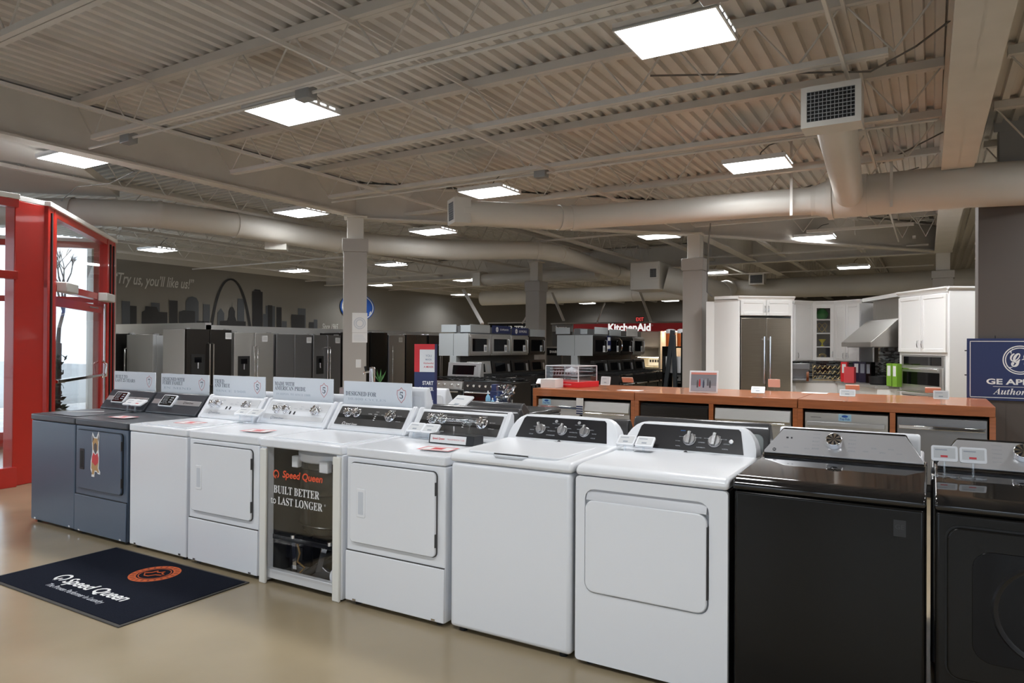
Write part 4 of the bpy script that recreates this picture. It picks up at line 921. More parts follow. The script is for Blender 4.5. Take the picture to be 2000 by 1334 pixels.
# things on the counter
P1, P2, P3 = az(1025, 752.6, CZ), az(1130.6, 757.8, CZ), az(1172, 750, CZ)
rz = atan2((P2-P1).y, (P2-P1).x); wA = .56; wB = .50
t = thing('product_model', 'clear-covered dishwasher rack model on a red base with white brand lettering', 'display model', (P2.x, P2.y, CZ), rz)
MB().box(-wA, 0, 0, wB, 0, .075).build('red_base', M_KRED, t, .004)
T('KitchenAid', M_INKW, t, (-wA+.13, -.001, .045), X3, Z3, w=.16, bold=.03); T('ADVANCED CLEAN', M_INKW, t, (-wA+.36, -.001, .04), X3, Z3, w=.16)
cov = MB(); cov.box(-wA+.02, -.02, .02, .025, .075, .28).box(-wA+.02, -.02, wB-.025, wB-.02, .075, .28).box(-wA+.02, -wA+.025, .02, wB-.02, .075, .28).box(-.025, -.02, .02, wB-.02, .075, .28).box(-wA+.02, -.02, .02, wB-.02, .275, .28)
cov.build('clear_cover', M_CLEAR, t); e = MB()
for x in (-wA+.02, -.022):
    for y in (.02, wB-.022): e.box(x-.004, x+.004, y-.004, y+.004, .075, .283)
for y in (.02, wB-.022): e.box(-wA+.02, -.02, y-.004, y+.004, .274, .284)
for x in (-wA+.02, -.022): e.box(x-.004, x+.004, .02, wB-.02, .274, .284)
e.build('bright_edge', M_WPLAST, t)
g = MB()
for k in range(12): g.bar((-wA+.06+k*.04, .06, .15), (-wA+.06+k*.04, wB-.06, .15), .005, .005)
for k in range(7): g.bar((-wA+.06, .06+k*.06, .15), (-.06, .06+k*.06, .15), .005, .005)
for k in range(10): g.bar((-wA+.08+k*.045, .1, .15), (-wA+.08+k*.045, .12, .22), .005, .005)
for z in (.2, .24): g.tube([(-wA+.06, .06, z), (-.06, .06, z), (-.06, wB-.06, z), (-wA+.06, wB-.06, z), (-wA+.06, .06, z)], .004, 5)
g.build('wire_rack', M_SILVER, t); MB().lathe([(.1, 0), (.09, .03), (.03, .06), (.0, .07)], (-.28, .25, .19), 24).build('spray_dome', M_WPLAST, t); MB().bar((-.45, .22, .12), (-.1, .28, .12), .05, .02).build('spray_arm', M_CHAR, t)
q = az(1014, 748, CZ); t = thing('carton', 'plain white carton behind the red-based model at the counter end', 'box', (2.0, 5.15, CZ), .0); MB().box(-.105, .105, 0, .24, 0, .115).build('carton_body', M_PAPER, t, .003); MB().box(-.105, .105, .118, .122, .115, .1165).build('tape_seam', M_INKLG, t)
# framed photo
a, b = az(1342, 767, CZ), az(1401, 770, CZ); t = thing('photo_frame', 'white framed group photograph standing on the wood counter', 'photo frame', ((a.x+b.x)/2, a.y+.02, CZ+.005), .08); w = .33; h = .26
Mx = Matrix.Rotation(R(-10), 4, 'X')
MB().box(-w/2, w/2, 0, .012, 0, h).xf(Mx).build('frame', M_WPLAST, t, .003); MB().box(-w/2+.018, w/2-.018, -.002, 0, .018, h-.02).xf(Mx).build('photo_print', mat('photo grey', (.24, .25, .28), .3), t)
MB().box(-w/2+.018, w/2-.018, -.003, -.001, h-.045, h-.02).xf(Mx).build('red_band', mat('salmon ink', (.65, .25, .2), .4), t); MB().box(-w/2+.018, w/2-.018, -.003, -.001, .018, .085).xf(Mx).build('floor_band', mat('photo floor', (.36, .37, .42), .4), t)
for k, (x, cc) in enumerate(((-.07, (.1, .1, .1)), (-.045, (.5, .03, .04)), (-.02, (.3, .35, .45)), (.0, (.05, .06, .1)), (.025, (.35, .4, .45)), (.05, (.12, .12, .14)), (.075, (.06, .06, .07)))):
    z = .06+.012*(k % 3); f = MB().box(x-.009, x+.009, -.004, -.002, z, z+.07).prism([(x+.007*cos(2*pi*i/10), z+.079+.009*sin(2*pi*i/10)) for i in range(10)], 'y', -.004, -.002).xf(Mx).build('figure_print', mat('figure%d' % k, cc, .5), t, smooth=False)
MB().bar((0, .03, h*.6), (0, .15, .0), .06, .006).build('easel_back', M_BLACKP, t)
q = az(1332, 769, CZ); t = thing('cup', 'small clear plastic cup on the counter left of the framed photo', 'cup', (q.x, q.y, CZ)); MB().lathe([(.018, 0), (.024, .06), (.026, .075), (.024, .075), (.022, .06), (.016, .004), (0, .004)], (0, 0, 0), 20).build('cup_body', M_CLEAR, t)
def ct(u, v, lab, **k):
    q = az(u, v, CZ); q.y = min(q.y, CB-.08); return price_tag((q.x, q.y, CZ), lab, **k)
G = 'price tags on the wood counter'
ct(1057, 757, 'bright price tag in front of the red-based model', rz=.1, tilt=50, w=.15, h=.09, grp=G); ct(1182, 760, 'upright grey price tag right of the red-based model', rz=-.1, tilt=12, w=.13, h=.11, grp=G)
ct(1257, 750, 'pink-backed price tag facing away on the counter, left of the framed photo', rz=pi, tilt=35, w=.16, h=.08, back=True, grp=G)
ct(1480, 777, 'bright blank price tag on the counter in front of the built-in fridge', rz=.1, tilt=45, w=.14, h=.09, grp=G); ct(1516, 763, 'pink-backed price tag facing away in front of the built-in fridge', rz=pi, tilt=10, w=.14, h=.1, back=True, grp=G)
ct(1655, 784, 'white price tag near the joint at the right counter section', rz=.05, tilt=35, w=.145, h=.08, grp=G); ct(1668, 768, 'pink-backed price tag behind the white one at the right counter section', rz=pi, tilt=35, w=.15, h=.07, back=True, grp=G)
ct(1838, 790, 'grey price tag at the right end of the counter beside the blue sign', rz=-.02, tilt=18, w=.13, h=.085, grp=G); ct(1822, 776, 'pink-backed price tag at the right end of the counter', rz=pi, tilt=35, w=.15, h=.07, back=True, grp=G)
for u, v, lab in ((1228, 763, 'flat white sheet lying on the counter left of the photo frame'), (1590, 768, 'flat white sheet lying at the counter joint')):
    q = az(u, v, CZ); s = tag(MB().box(-.14, .14, -.1, .1, 0, .002).build('paper_sheet', M_PAPER), lab, 'paper'); s.location = (q.x, q.y+.05, CZ)

# hanging blue dealer sign in front of the dark column
q0 = ay(1888, 780, 6.345); q1 = ay(1888, 661, 6.345); h = q1.z-q0.z; w = 1.12; t = thing('dealer_sign', 'navy dealer sign with white round monogram, hung on the broad dark column', 'sign', (q0.x+w/2, 6.345, q0.z))
MB().box(-w/2, w/2, 0, .02, 0, h).build('board', M_BLUE, t, .003)
f = MB(); d = .028; tk = .007
f.box(-w/2+d, w/2-d, -.001, 0, d, d+tk).box(-w/2+d, w/2-d, -.001, 0, h-d-tk, h-d).box(-w/2+d, -w/2+d+tk, -.001, 0, d, h-d).box(w/2-d-tk, w/2-d, -.001, 0, d, h-d); f.build('white_border', M_INKW, t)
cx, cz = -.08, h*.655; r = .155; mb = MB(); n = 48
for i in range(n):
    a, b = 2*pi*i/n, 2*pi*(i+1)/n
    for r0, r1 in ((1, .93), (.86, .8)): mb.add([(cx+r*rr_*cos(q), -.001, cz+r*rr_*sin(q)) for rr_, q in ((r0, a), (r0, b), (r1, b), (r1, a))], [(0, 1, 2, 3)])
for k in range(4):
    a = R(45+90*k); mb.add([(cx+r*rr_*cos(a+o), -.0012, cz+r*rr_*sin(a+o)) for rr_, o in ((.93, -.35), (.8, 0), (.62, .12), (.78, -.1))], [(0, 1, 2, 3)])
mb.build('roundel', M_INKW, t, smooth=False); T(script('GE'), M_INKW, t, (cx, -.0015, cz), X3, Z3, w=r*1.15, h=r*.95, bold=.02)
T('GE APPLIANCES', M_INKW, t, (.04, -.001, h*.305), X3, Z3, w=.84, h=.062, bold=.03); MB().box(-.32, .40, -.001, 0, h*.222, h*.228).build('rule', M_INKW, t)
T('𝑨𝒖𝒕𝒉𝒐𝒓𝒊𝒛𝒆𝒅 𝑫𝒆𝒂𝒍𝒆𝒓', M_INKW, t, (.05, -.001, h*.145), X3, Z3, w=.74, h=.075)
for x in (-.3, .0, .3): MB().cyl((x, .01, h), (x, .01, h+.03), .006, 8).build('hook', M_BLACKP, t)
for z in (h*.4, h*.8): MB().cyl((-w/2-.02, .01, z), (-w/2, .01, z), .006, 8).build('hook', M_BLACKP, t)
m = MB().box(6.80, 8.6, 6.36, 6.40, 0, .92)
for k in range(5): m.box(6.95+k*.32, 6.957+k*.32, 6.357, 6.361, 0, .9)
struct(m.build('wainscot_panel', M_DARKTP))
# ------------------------------------------------------------------ painted mural and brand oval on the long dark wall
XW = -10.985
def wp(u, v, off=0): p = ax(u, v, XW+off); return p
sky_ = thing('skyline_mural', 'painted dark city skyline with a tall arch on the long grey wall', 'mural', (XW, 10, 1.9)); o_ = Vector((XW, 10, 1.9))
M_MD = mat('mural charcoal', (.022, .022, .024), .6); M_MS = mat('mural slate', (.075, .083, .095), .6)
def bline(u): return 631+.0362*(u-220)+28
def bld(pts, m, off): return MB().poly([tuple(wp(u, v, off)-o_) for u, v in pts]).build('building_print', m, sky_, smooth=False)
def tower(u0, u1, v, m, off=.004, dv=.06): bld([(u0, bline(u0)), (u1, bline(u1)), (u1, v+dv*(u1-u0)), (u0, v)], m, off)
for a in ((238, 254, 587.7), (295, 312, 591), (397, 410, 594), (464, 477, 583), (514, 520, 613), (519, 537, 597), (551, 560, 627), (582, 597, 602), (613, 620, 624)): tower(*a, M_MS, .001)
for a in ((254, 267, 597), (310, 327, 609), (331, 347, 586.5), (384, 408, 626.5), (493, 513, 569), (523, 532, 596), (540, 550, 600), (569, 595, 614), (604, 613, 629)): tower(*a, M_MD)
bld([(363, bline(363)), (388, bline(388)), (388, 590), (384, 582), (376, 579), (368, 581), (363, 589)], M_MS, .001)
bld([(277, bline(277)), (310, bline(310)), (310, 609), (306, 599.5), (284, 598), (283, 606), (277, 609)], M_MD, .004)
bld([(350, bline(350)), (381, bline(381)), (381, 608), (375, 607), (358, 606), (350, 609)], M_MD, .004)
bld([(425, bline(425)), (438, bline(438)), (438, 612), (431.5, 602), (425, 611)], M_MS, .001)
bld([(496, 569), (510, 570), (508, 566), (498, 565)], M_MD, .004)
bld([(429, bline(429)), (480, bline(480)), (480, 628), (462, 627), (459, 618), (459, 608), (456, 601), (453.6, 599), (453.2, 588), (452.8, 599), (450, 601), (447, 608), (447, 618), (444, 626), (429, 627)], M_MD, .004)
mb = MB(); N = 30; A = []
for i in range(N+1):
    t_ = -1+2*i/N; h_ = (math.cosh(2.4)-math.cosh(2.4*t_))/(math.cosh(2.4)-1); A.append((451+38.5*t_+.0*h_, 645+1.6*t_-h_*99.5, 3.6+1.6*abs(t_)))
for i in range(N):
    (u0, v0, w0), (u1, v1, w1) = A[i], A[i+1]; d0 = Vector((u1-u0, v1-v0)).normalized(); nx, ny = -d0.y, d0.x
    q = [(u0-nx*w0/2, v0-ny*w0/2), (u1-nx*w1/2, v1-ny*w1/2), (u1+nx*w1/2, v1+ny*w1/2), (u0+nx*w0/2, v0+ny*w0/2)]
    mb.add([tuple(wp(u, v, .007)-o_) for u, v in q], [(0, 1, 2, 3)])
mb.build('arch_print', M_MD, sky_, smooth=False)
a, b = wp(228, 541), wp(383, 562); c = wp(305, 552, .008)
t = thing('wall_slogan', 'white script slogan painted on the dark wall left of the arch', 'lettering', c); T('“Try us, you’ll like us!”', mat('slogan white', (.62, .61, .58), .6), t, (0, 0, 0), Y3, Z3, w=(b-a).y, h=.36, shear=.28, bold=.012)
a, b = wp(629, 636), wp(660, 640); c = wp(645, 638, .008)
t = thing('wall_slogan', 'small white script Since 1965 painted low on the wall beside the column', 'lettering', c); T('Since 1965', mat('slogan white', (.62, .61, .58)), t, (0, 0, 0), Y3, Z3, w=(b-a).y, h=.2, shear=.28, bold=.012)
c = wp(699, 600, .03); r1 = (wp(735, 600)-wp(664, 600)).y/2; r2 = (wp(699, 570)-wp(699, 630)).z/2
t = thing('store_sign', 'blue oval shop sign with white rim, half hidden by the column with notices', 'sign', c)
E = lambda s: [(r1*s*cos(2*pi*i/40)*.93-r2*.0, r2*s*sin(2*pi*i/40)*.9-r1*s*.25*cos(2*pi*i/40)*0) for i in range(40)]
for s, m, d in ((1, M_BLUEOV, 0), (.93, M_INKW, .012), (.87, M_BLUEOV, .016)): MB().prism(E(s), 'x', -.03, d).build('oval_layer', m, t, smooth=False)
T(script('Sl'), M_INKW, t, (.02, -r1*.5, r2*.28), Y3, Z3, h=.3, bold=.02); T(script('s'), M_INKW, t, (.02, r1*.68, -r2*.35), Y3, Z3, h=.16, bold=.02)

# notices and switch on the column, banner, and small things in front of it
def onface(p): return p
for o in list(S.objects):
    if o.get('label') == 'taupe boxed column with paper notices': o.rotation_euler = (0, 0, R(43)); COLP = o
def col_sheet(u0, u1, v0, v1, lab, cat, deco):
    D = 10.72; a = ad(u0, v1, D); b = ad(u1, v0, D); c = ad((u0+u1)/2, v1, D)
    nrm = Vector((sin(R(43)), -cos(R(43)), 0)); pl = CA+nrm*.178
    r_ = ray((u0+u1)/2, v1); tt = (pl-CP).dot(nrm)/r_.dot(nrm); c = CP+r_*tt
    t = thing(cat.replace(' ', '_'), lab, cat, c, R(43), None); w = (b-a).length if False else (u1-u0)*D/FPX; h = (v1-v0)*D/FPX
    MB().box(-w/2, w/2, 0, .006, 0, h).build('sheet', M_PAPER, t, .001)
    if deco == 'ring':
        for s, m in ((.4, M_INKLG), (.33, M_PAPER), (.28, M_INKLG), (.2, M_PAPER)): MB().prism([(w*s*cos(2*pi*i/32), h*.47+w*s*sin(2*pi*i/32)) for i in range(32)], 'y', -.003+(.4-s)*-.01, 0).build('ring_print', m, t, smooth=False)
    elif deco == 'text':
        for k in range(4): MB().box(-w*.4, w*(.4-.06*k), -.001, 0, h*.25+k*h*.16, h*.25+k*h*.16+.006).build('text_line', M_INKLG, t)
    else: MB().box(-.008, .008, -.012, 0, h*.4, h*.6).build('toggle', M_WPLAST, t)
col_sheet(688, 717, 611, 649.5, 'white paper notice with a round seal on the taupe column', 'notice', 'ring'); col_sheet(688, 717, 650, 669, 'lower white paper notice on the taupe column', 'notice', 'text'); col_sheet(695, 705, 702, 718, 'white light switch plate on the taupe column', 'light switch', 'sw')
P = ad(832, 740, 5.4); b0 = P.x; H_ = ad(832, 672, 5.4).z-.89
t = thing('brochure_stand', 'red white and navy folded promotional stand behind the dark console', 'display stand', (P.x, P.y-.02, .89), .25); w = .168
MB().box(-w/2, w/2, 0, .05, 0, H_).build('carton_body', M_BLUE, t, .001); MB().box(-w/2, w/2, -.001, 0, H_*.62, H_).build('red_field', M_KRED, t); MB().box(-w/2+.045, w/2, -.002, 0, H_*.62, H_*.925).build('white_field', M_PAPER, t)
for k, (tx, m) in enumerate((('YOU', M_INKG), ('MADE', M_INKG), ('KitchenAid', M_INKR), ('A MIXER', M_INKR))): T(tx, m, t, (.035, -.0028, H_*(.84-.05*k)), X3, Z3, w=.05 if k < 2 else .08, bold=.01)
T('START', M_INKW, t, (.03, -.0015, H_*.47), X3, Z3, w=.09, h=.03, bold=.03); T('IN AMER', M_INKW, t, (.018, -.0015, H_*.39), X3, Z3, w=.115, h=.03, bold=.03); T('STAY', M_INKW, t, (.03, -.0015, H_*.21), X3, Z3, w=.09, h=.03, bold=.03)
back_row(2.09, .60, M_ENAMEL, 'white machine right of the red white and navy promotional stand', 1.07, M_WPLAST, y0=2.0)
back_row(2.71, .70, M_DGREY, 'dark grey machine carrying the blue bottles', .97, M_BACK, y0=2.06)
def bottle(u, v, h, r, m, lab):
    q = az(u, v, .892); t = thing('bottle', lab, 'bottle', (q.x, q.y, .892), 0, 'cleaning bottles'); MB().lathe([(r*.9, 0), (r, .008), (r, h*.55), (r*.75, h*.68), (r*.3, h*.76), (r*.3, h*.84)], (0, 0, 0), 18).build('bottle_body', m, t); MB().lathe([(r*.34, h*.82), (r*.3, h*.95), (r*.1, h), (0, h)], (0, 0, 0), 14).build('cap', M_WPLAST, t)
M_LBL = mat('light blue bottle', (.25, .52, .72), .3)
q = az(966, 790, .892); t = thing('bottle_carton', 'navy blue carton behind the small cleaning bottles', 'carton', (q.x+.06, q.y-.02, .892), .15); MB().box(-.07, .07, -.05, .05, 0, .13).build('carton_body', M_BLUE, t, .002); MB().box(-.07, -.02, -.02, .05, .13, .19).build('raised_flap', M_BLUE, t, .002); MB().box(-.03, .02, -.0515, -.05, .04, .09).build('front_patch', mat('blue patch', (.02, .08, .3), .4), t)
bottle(953, 796, .15, .022, M_LBL, 'tall light blue bottle at the left of the navy carton'); bottle(962, 797, .09, .02, M_LBL, 'small light blue bottle in front of the navy carton, middle one'); bottle(971, 797, .085, .02, M_WPLAST, 'small white-capped bottle at the right of the navy carton')
q = az(978, 792, .892); t = thing('wrapped_bundle', 'shiny clear-wrapped bundle of fittings at the left end of the wood counter', 'bundle', (q.x+.04, q.y+.0, .892), .3); m = MB()
for k in range(9): p0 = Vector((random.uniform(-.04, .04), random.uniform(-.03, .03), random.uniform(.02, .13))); m.tube([p0, p0+Vector((random.uniform(-.06, .06), random.uniform(-.05, .05), random.uniform(-.0, .05))), p0+Vector((random.uniform(-.08, .08), 0, random.uniform(.0, .07)))], .011, 8)
m.build('fittings', M_CHROME, t); MB().box(-.07, .07, -.05, .05, 0, .19).build('wrap', M_CLEAR, t, .02)

# ------------------------------------------------------------------ fridge row under the mural
PX = -5.1
struct(MB().box(PX-.12, PX, 5.26, 15.5, 0, 1.79).box(-8.6, PX, 5.25, 5.37, 0, 1.83).build('wall_partition', M_WHITE))
def fridge(y0, w, h, m, lab, style='french', tagx=None, disp=None, hx=None, x=-4.3, d=.66, side=None, rz=pi/2, loc=None, gap=None):
    t = thing('refrigerator', lab, 'refrigerator', loc or (x, y0+w/2, 0), rz, 'refrigerators along the white partition'); side = side or m
    MB().box(-w/2+.005, w/2-.005, .07, d, .03, h-.01).build('cabinet', side, t, .006); zb = .62 if style == 'french' else .1
    xs = [(-w/2, -.002), (.002, w/2)] if style in ('french', 'side') else [(-w/2, w/2)]
    for k, (a, b) in enumerate(xs):
        dr = MB().box(a+.003, b-.003, 0, .065, zb, h).build('door', m, t, .008, 3)
        if hx:
            cx = (-.035 if k == 0 else .035) if len(xs) == 2 else hx
            hd = MB().tube([(cx, 0, zb+.12), (cx, -.05, zb+.13), (cx, -.05, h-.25), (cx, 0, h-.24)], .013, 10).build('handle', M_CHROME if m is not M_BSTEEL else M_STEEL, dr)
        if disp and k == 0:
            dw = MB().box(a+.08, b-.1, -.006, .004, h-.78, h-.42).build('dispenser', M_BLACK, dr, .004); MB().box(a+.14, b-.16, -.008, -.004, h-.56, h-.47).build('dispenser_panel', M_DARKGL, dw); MB().cyl(((a+b)/2-.01, -.01, h-.66), ((a+b)/2-.01, -.01, h-.56), .016, 12).build('dispenser_spout', M_CHROME, dw)
    if style == 'french':
        dr = MB().box(-w/2+.003, w/2-.003, 0, .065, .08, zb-.01).build('freezer_drawer', m, t, .008, 3)
        if hx: MB().tube([(-w/2+.1, 0, zb-.08), (-w/2+.1, -.05, zb-.08), (w/2-.1, -.05, zb-.08), (w/2-.1, 0, zb-.08)], .013, 10).build('handle', M_CHROME, dr)
    for s in (-1, 1): MB().box(s*(w/2-.055)-.035, s*(w/2-.055)+.035, .04, .12, h-.012, h+.018).build('hinge_cover', M_SILVER, t, .004)
    if tagx is not None:
        g = MB().prism(rr(tagx-.06, tagx+.06, h-.16, h-.05, .008), 'y', -.012, -.001).build('price_card', M_WPLAST, t); MB().box(tagx-.048, tagx+.048, -.0126, -.011, h-.135, h-.062).build('card_screen', M_SCREEN, g)
    return t
fridge(4.33, .87, 1.69, M_BSTEEL, 'black french-door refrigerator with pale side panel and two long handles', 'french', .36, True, 1, side=M_STEELB)
fridge(5.25, .87, 1.65, M_STEELH, 'warm stainless refrigerator with dispenser, right of the black one with pale side', 'side', .22, True, 1)
fridge(6.18, .88, 1.635, M_GSTEEL, 'plain grey four-door refrigerator without handles', 'french', .36)
fridge(7.10, .76, 1.635, M_GSTEEL, 'grey refrigerator with dispenser just left of the taupe column', 'side', .28, True, 1)
fridge(7.9, .83, 1.70, M_BSTEEL, 'black refrigerator mostly hidden behind the taupe column', 'side', None, False, 1)
fridge(8.76, .56, 1.72, M_BLKCAB, 'plain black tall unit just right of the taupe column', 'single')
fridge(9.36, .58, 1.67, M_GSTEEL, 'stainless refrigerator with a price card behind the beer tap tower', 'single', .12, False, -.2)
fridge(9.98, .80, 1.69, M_BSTEEL, 'black refrigerator right of the stainless one behind the promotional stand', 'side', None, False, 1)
fridge(10.85, .86, 1.69, M_BSTEEL, 'farther black refrigerator at the end of the row beyond the promotional stand', 'side', None, False, 1)
fridge(0, .80, 1.60, M_STEELB, 'bright pale stainless refrigerator facing the entrance, beside the red frame', 'single', None, False, -.37, rz=0, loc=(-5.77, 4.42, 0))
fridge(0, .62, 1.62, M_BLKCAB, 'dark refrigerator at the far left edge of the row beside the red frame', 'single', None, False, None, rz=0, loc=(-6.55, 4.5, 0))
# beer tap tower and plant behind the boards
P = ad(727, 752, 8.2); t = thing('tap_tower', 'chrome beverage tap tower with a black handle in front of the taupe column', 'tap tower', (P.x, P.y, .95)); hh = ad(727, 720, 8.2).z-.95
MB().cyl((0, 0, 0), (0, 0, hh), .036, 24).lathe([(.036, hh), (.03, hh+.015), (0, hh+.02)], (0, 0, 0), 24).build('tower', M_CHROME, t); MB().tube([(-.03, -.01, hh*.82), (-.09, -.03, hh*.82), (-.1, -.03, hh*.7)], .012, 8).build('faucet', M_CHROME, t); MB().cyl((-.075, -.025, hh*.85), (-.085, -.03, hh*1.12), .01, 10, .014).build('tap_handle', M_BLACKP, t)
t2 = thing('beverage_cooler', 'low stainless beverage cooler under the tap tower', 'cooler', (P.x, P.y, 0)); MB().box(-.28, .28, -.25, .3, .03, .95).build('cooler_body', M_STEEL, t2, .01); MB().box(-.27, .27, -.275, -.25, .1, .88).build('cooler_door', M_BSTEEL, t2, .004)
q = Vector((P.x+.17, P.y-.06, .95)); t = thing('potted_plant', 'small green plant in a white pot beside the tap tower', 'plant', q); MB().lathe([(.035, 0), (.045, .06), (.038, .06), (.03, .01), (0, .01)], (0, 0, 0), 18).build('pot', M_WPLAST, t)
m = MB()
for k in range(9): a = R(40*k); r = .05+.02*(k % 3); m.add([(0, 0, .05), (cos(a)*r*.5-sin(a)*.012, sin(a)*r*.5+cos(a)*.012, .12), (cos(a)*r, sin(a)*r, .16+.02*(k % 4)), (cos(a)*r*.5+sin(a)*.012, sin(a)*r*.5-cos(a)*.012, .12)], [(0, 1, 2, 3)])
m.build('leaves', mat('leaf green', (.06, .2, .05), .5), t, smooth=False)
# ------------------------------------------------------------------ range and microwave islands
def island(x0, x1, y0, n, pitch, lab, z1=1.665):
    t = thing('microwave_display', lab, 'display stand', ((x0+x1)/2, y0, 0), 0, 'two-sided microwave displays'); w = x1-x0; L = n*pitch
    for s in (-1, 1): MB().box(min(0, s*w/2)+.004, max(0, s*w/2)-.004, -.02, .0, 1.25, z1).build('end_panel', M_GREYP, t, .003)
    MB().box(-.07, .07, -.03, .1, 0, 1.25).build('end_post', M_GREYP, t, .003); MB().box(-.06, .06, .1, L, 0, z1+.14).build('spine_panel', mat('spine grey', (.12, .12, .12), .5), t)
    MB().box(-w/2+.05, w/2-.05, 0, L, z1-.02, z1).build('top_shelf', M_GREYP, t)
    return t
def header(x, y, w, z0, z1, m, lab, txt=None, rz=pi/2):
    t = thing('header_board', lab, 'sign', (x, y, z0), rz, 'header boards over the microwaves'); MB().box(-w/2, w/2, 0, .015, 0, z1-z0).build('board', m, t, .002)
    if txt: r = .04; MB().prism([(-w*.26+r*cos(2*pi*i/24)*1.1, (z1-z0)/2+r*1.3*sin(2*pi*i/24)) for i in range(24)], 'y', -.002, 0).build('roundel', M_INKW, t, smooth=False); T(script('GE'), M_BLUE, t, (-w*.26, -.003, (z1-z0)/2), X3, Z3, w=.05); T(txt, M_INKW, t, (w*.14, -.002, (z1-z0)/2), X3, Z3, w=w*.48, bold=.02)
    return t
def microwave(x, y, m, lab, w=.70, h=.40, z=1.255, rz=pi/2, curved=False, grp='over-range microwaves'):
    t = thing('microwave', lab, 'microwave', (x, y, z), rz, grp)
    MB().box(-w/2, w/2, 0, .30, 0, h).build('case', m, t, .006)
    d = MB().box(-w/2+.01, w/2-.01, -.018, 0, .03, h-.03).build('door', m, t, .004); MB().prism(rr(-w/2+.07, w/2-.15, .08, h-.085, .01), 'y', -.021, -.017).build('window', M_DARKGL, d)
    if curved: MB().tube([(w/2-.1, -.02, .05), (w/2-.1, -.07, .12), (w/2-.1, -.085, h/2), (w/2-.1, -.07, h-.1), (w/2-.1, -.02, h-.04)], .013, 8).build('handle', M_CHROME, d)
    else: MB().tube([(w/2-.11, -.018, .07), (w/2-.11, -.05, .08), (w/2-.11, -.05, h-.1), (w/2-.11, -.018, h-.09)], .011, 8).build('handle', M_SILVER, d)
    c = MB().box(w/2-.25, w/2-.155, -.026, -.02, .07, .2).build('price_card', M_PAPER, t); MB().box(w/2-.235, w/2-.17, -.027, -.0255, .09, .17).build('card_print', M_INKG, c)
    return t
def range_(x, y, rz, w, m, lab, front='knobs', guard=None, door=None, grp='kitchen ranges on display'):
    t = thing('kitchen_range', lab, 'range', (x, y, 0), rz, grp); door = door or M_GLOSSB
    MB().box(-w/2, w/2, .02, .62, .03, .86).build('body', m, t, .004); MB().box(-w/2, w/2, .0, .64, .86, .885).build('cooktop', M_GLOSSB, t, .004)
    d = MB().box(-w/2+.01, w/2-.01, -.015, .02, .2, .72).build('oven_door', door, t, .004); MB().cyl((-w/2+.05, -.055, .69), (w/2-.05, -.055, .69), .014, 12).box(-w/2+.06, -w/2+.085, -.055, -.01, .68, .7).box(w/2-.085, w/2-.06, -.055, -.01, .68, .7).build('handle', M_CHROME, d)
    MB().box(-w/2+.01, w/2-.01, -.012, .02, .06, .19).build('drawer', m, t, .004); MB().prism([(-.02, .735), (.02, .735), (.02, .86), (0, .86)], 'x', -w/2+.004, w/2-.004).build('control_strip', m, t, .003)
    if front == 'knobs':
        n = 5 if w < .8 else 7
        for k in range(n): MB().cyl((-w*.38+k*w*.76/(n-1), -.012, .80), (-w*.38+k*w*.76/(n-1), -.05, .795), .024, 16, .02).build('knob', M_CHROME, t, .002)
    g = MB()
    for ix in range(3):
        cx = -w/2+w*(ix+.5)/3
        for yy in (.12, .3, .48): g.bar((cx-w*.14, yy, .91), (cx+w*.14, yy, .91), .012, .014)
        for k in (-1, 0, 1): g.bar((cx+k*w*.12, .08, .905), (cx+k*w*.12, .54, .905), .012, .014)
    g.build('burner_grates', M_BLACK, t)
    if guard:
        gm = M_SILVER if guard == 'white' else m
        b = MB().prism([(.52, .885), (.56, 1.15), (.63, 1.15), (.64, .885)], 'x', -w/2+.01, w/2-.01).build('backguard', gm, t, .004)
        u = Vector((0, .04, .265)).normalized(); n_ = X3.cross(u); Mx = Matrix(((1, u.x, n_.x, 0), (0, u.y, n_.y, .52), (0, u.z, n_.z, .885), (0, 0, 0, 1)))
        MB().prism(rr(-w*.34, w*.34 if guard == 'white' else w*.18, .06, .22, .01), 'z', -.001, .004).xf(Mx).build('control_screen', M_DARKGL, b)
        MB().box(w*.3, w*.4, .05, .2, .0, .006).xf(Mx).build('price_card', M_SILVER, b)
    return t
IX0, IX1, IY, IP = -1.64, -.97, 7.7, .735
island(IX0, IX1, IY, 4, IP, 'two-sided microwave display with pale grey end panels and navy header boards')
ML = ('stainless microwave nearest the pale end panel, with a wide dark window', 'second stainless microwave along the display, under the first navy header', 'third stainless microwave along the display, under the second navy header', 'black fronted microwave at the far end of the display beside the distant column')
for k in range(4): microwave(IX1-.01, IY+.38+k*IP, M_STEELH if k < 3 else M_BSTEEL, ML[k])
header((IX0+IX1)/2-.16, IY+.05, .34, 1.69, 1.83, M_GREYP, 'pale grey header board on the left over the end panels', rz=0); header((IX0+IX1)/2+.16, IY+.12, .22, 1.69, 1.82, M_GREYP, 'narrow grey header board over the middle of the end panels', rz=0)
header(IX1+.01, IY+.36, .66, 1.68, 1.83, M_GREYP, 'pale grey header board over the first stainless microwave'); header(IX1+.01, IY+.38+IP, .66, 1.68, 1.83, M_BLUE, 'first navy header board with a white round monogram', 'GE APPLIANCES'); header(IX1+.01, IY+.38+2*IP, .66, 1.66, 1.81, M_BLUE, 'second navy header board with a white round monogram', 'GE PROFILE'); header(IX1+.01, IY+.38+3*IP, .66, 1.64, 1.79, M_GREYP, 'pale header board over the black fronted microwave')
RL = ('stainless range under the first microwave with slanted steel control panel', 'dark range under the second microwave with slanted control panel', 'grey range under the third microwave with slanted control panel', 'grey range under the black fronted microwave')
for k in range(4): range_(IX1+.56, IY+.38+k*IP, pi/2, .71, M_STEELH if k == 0 else M_BSTEEL, RL[k], 'none', 'dark')
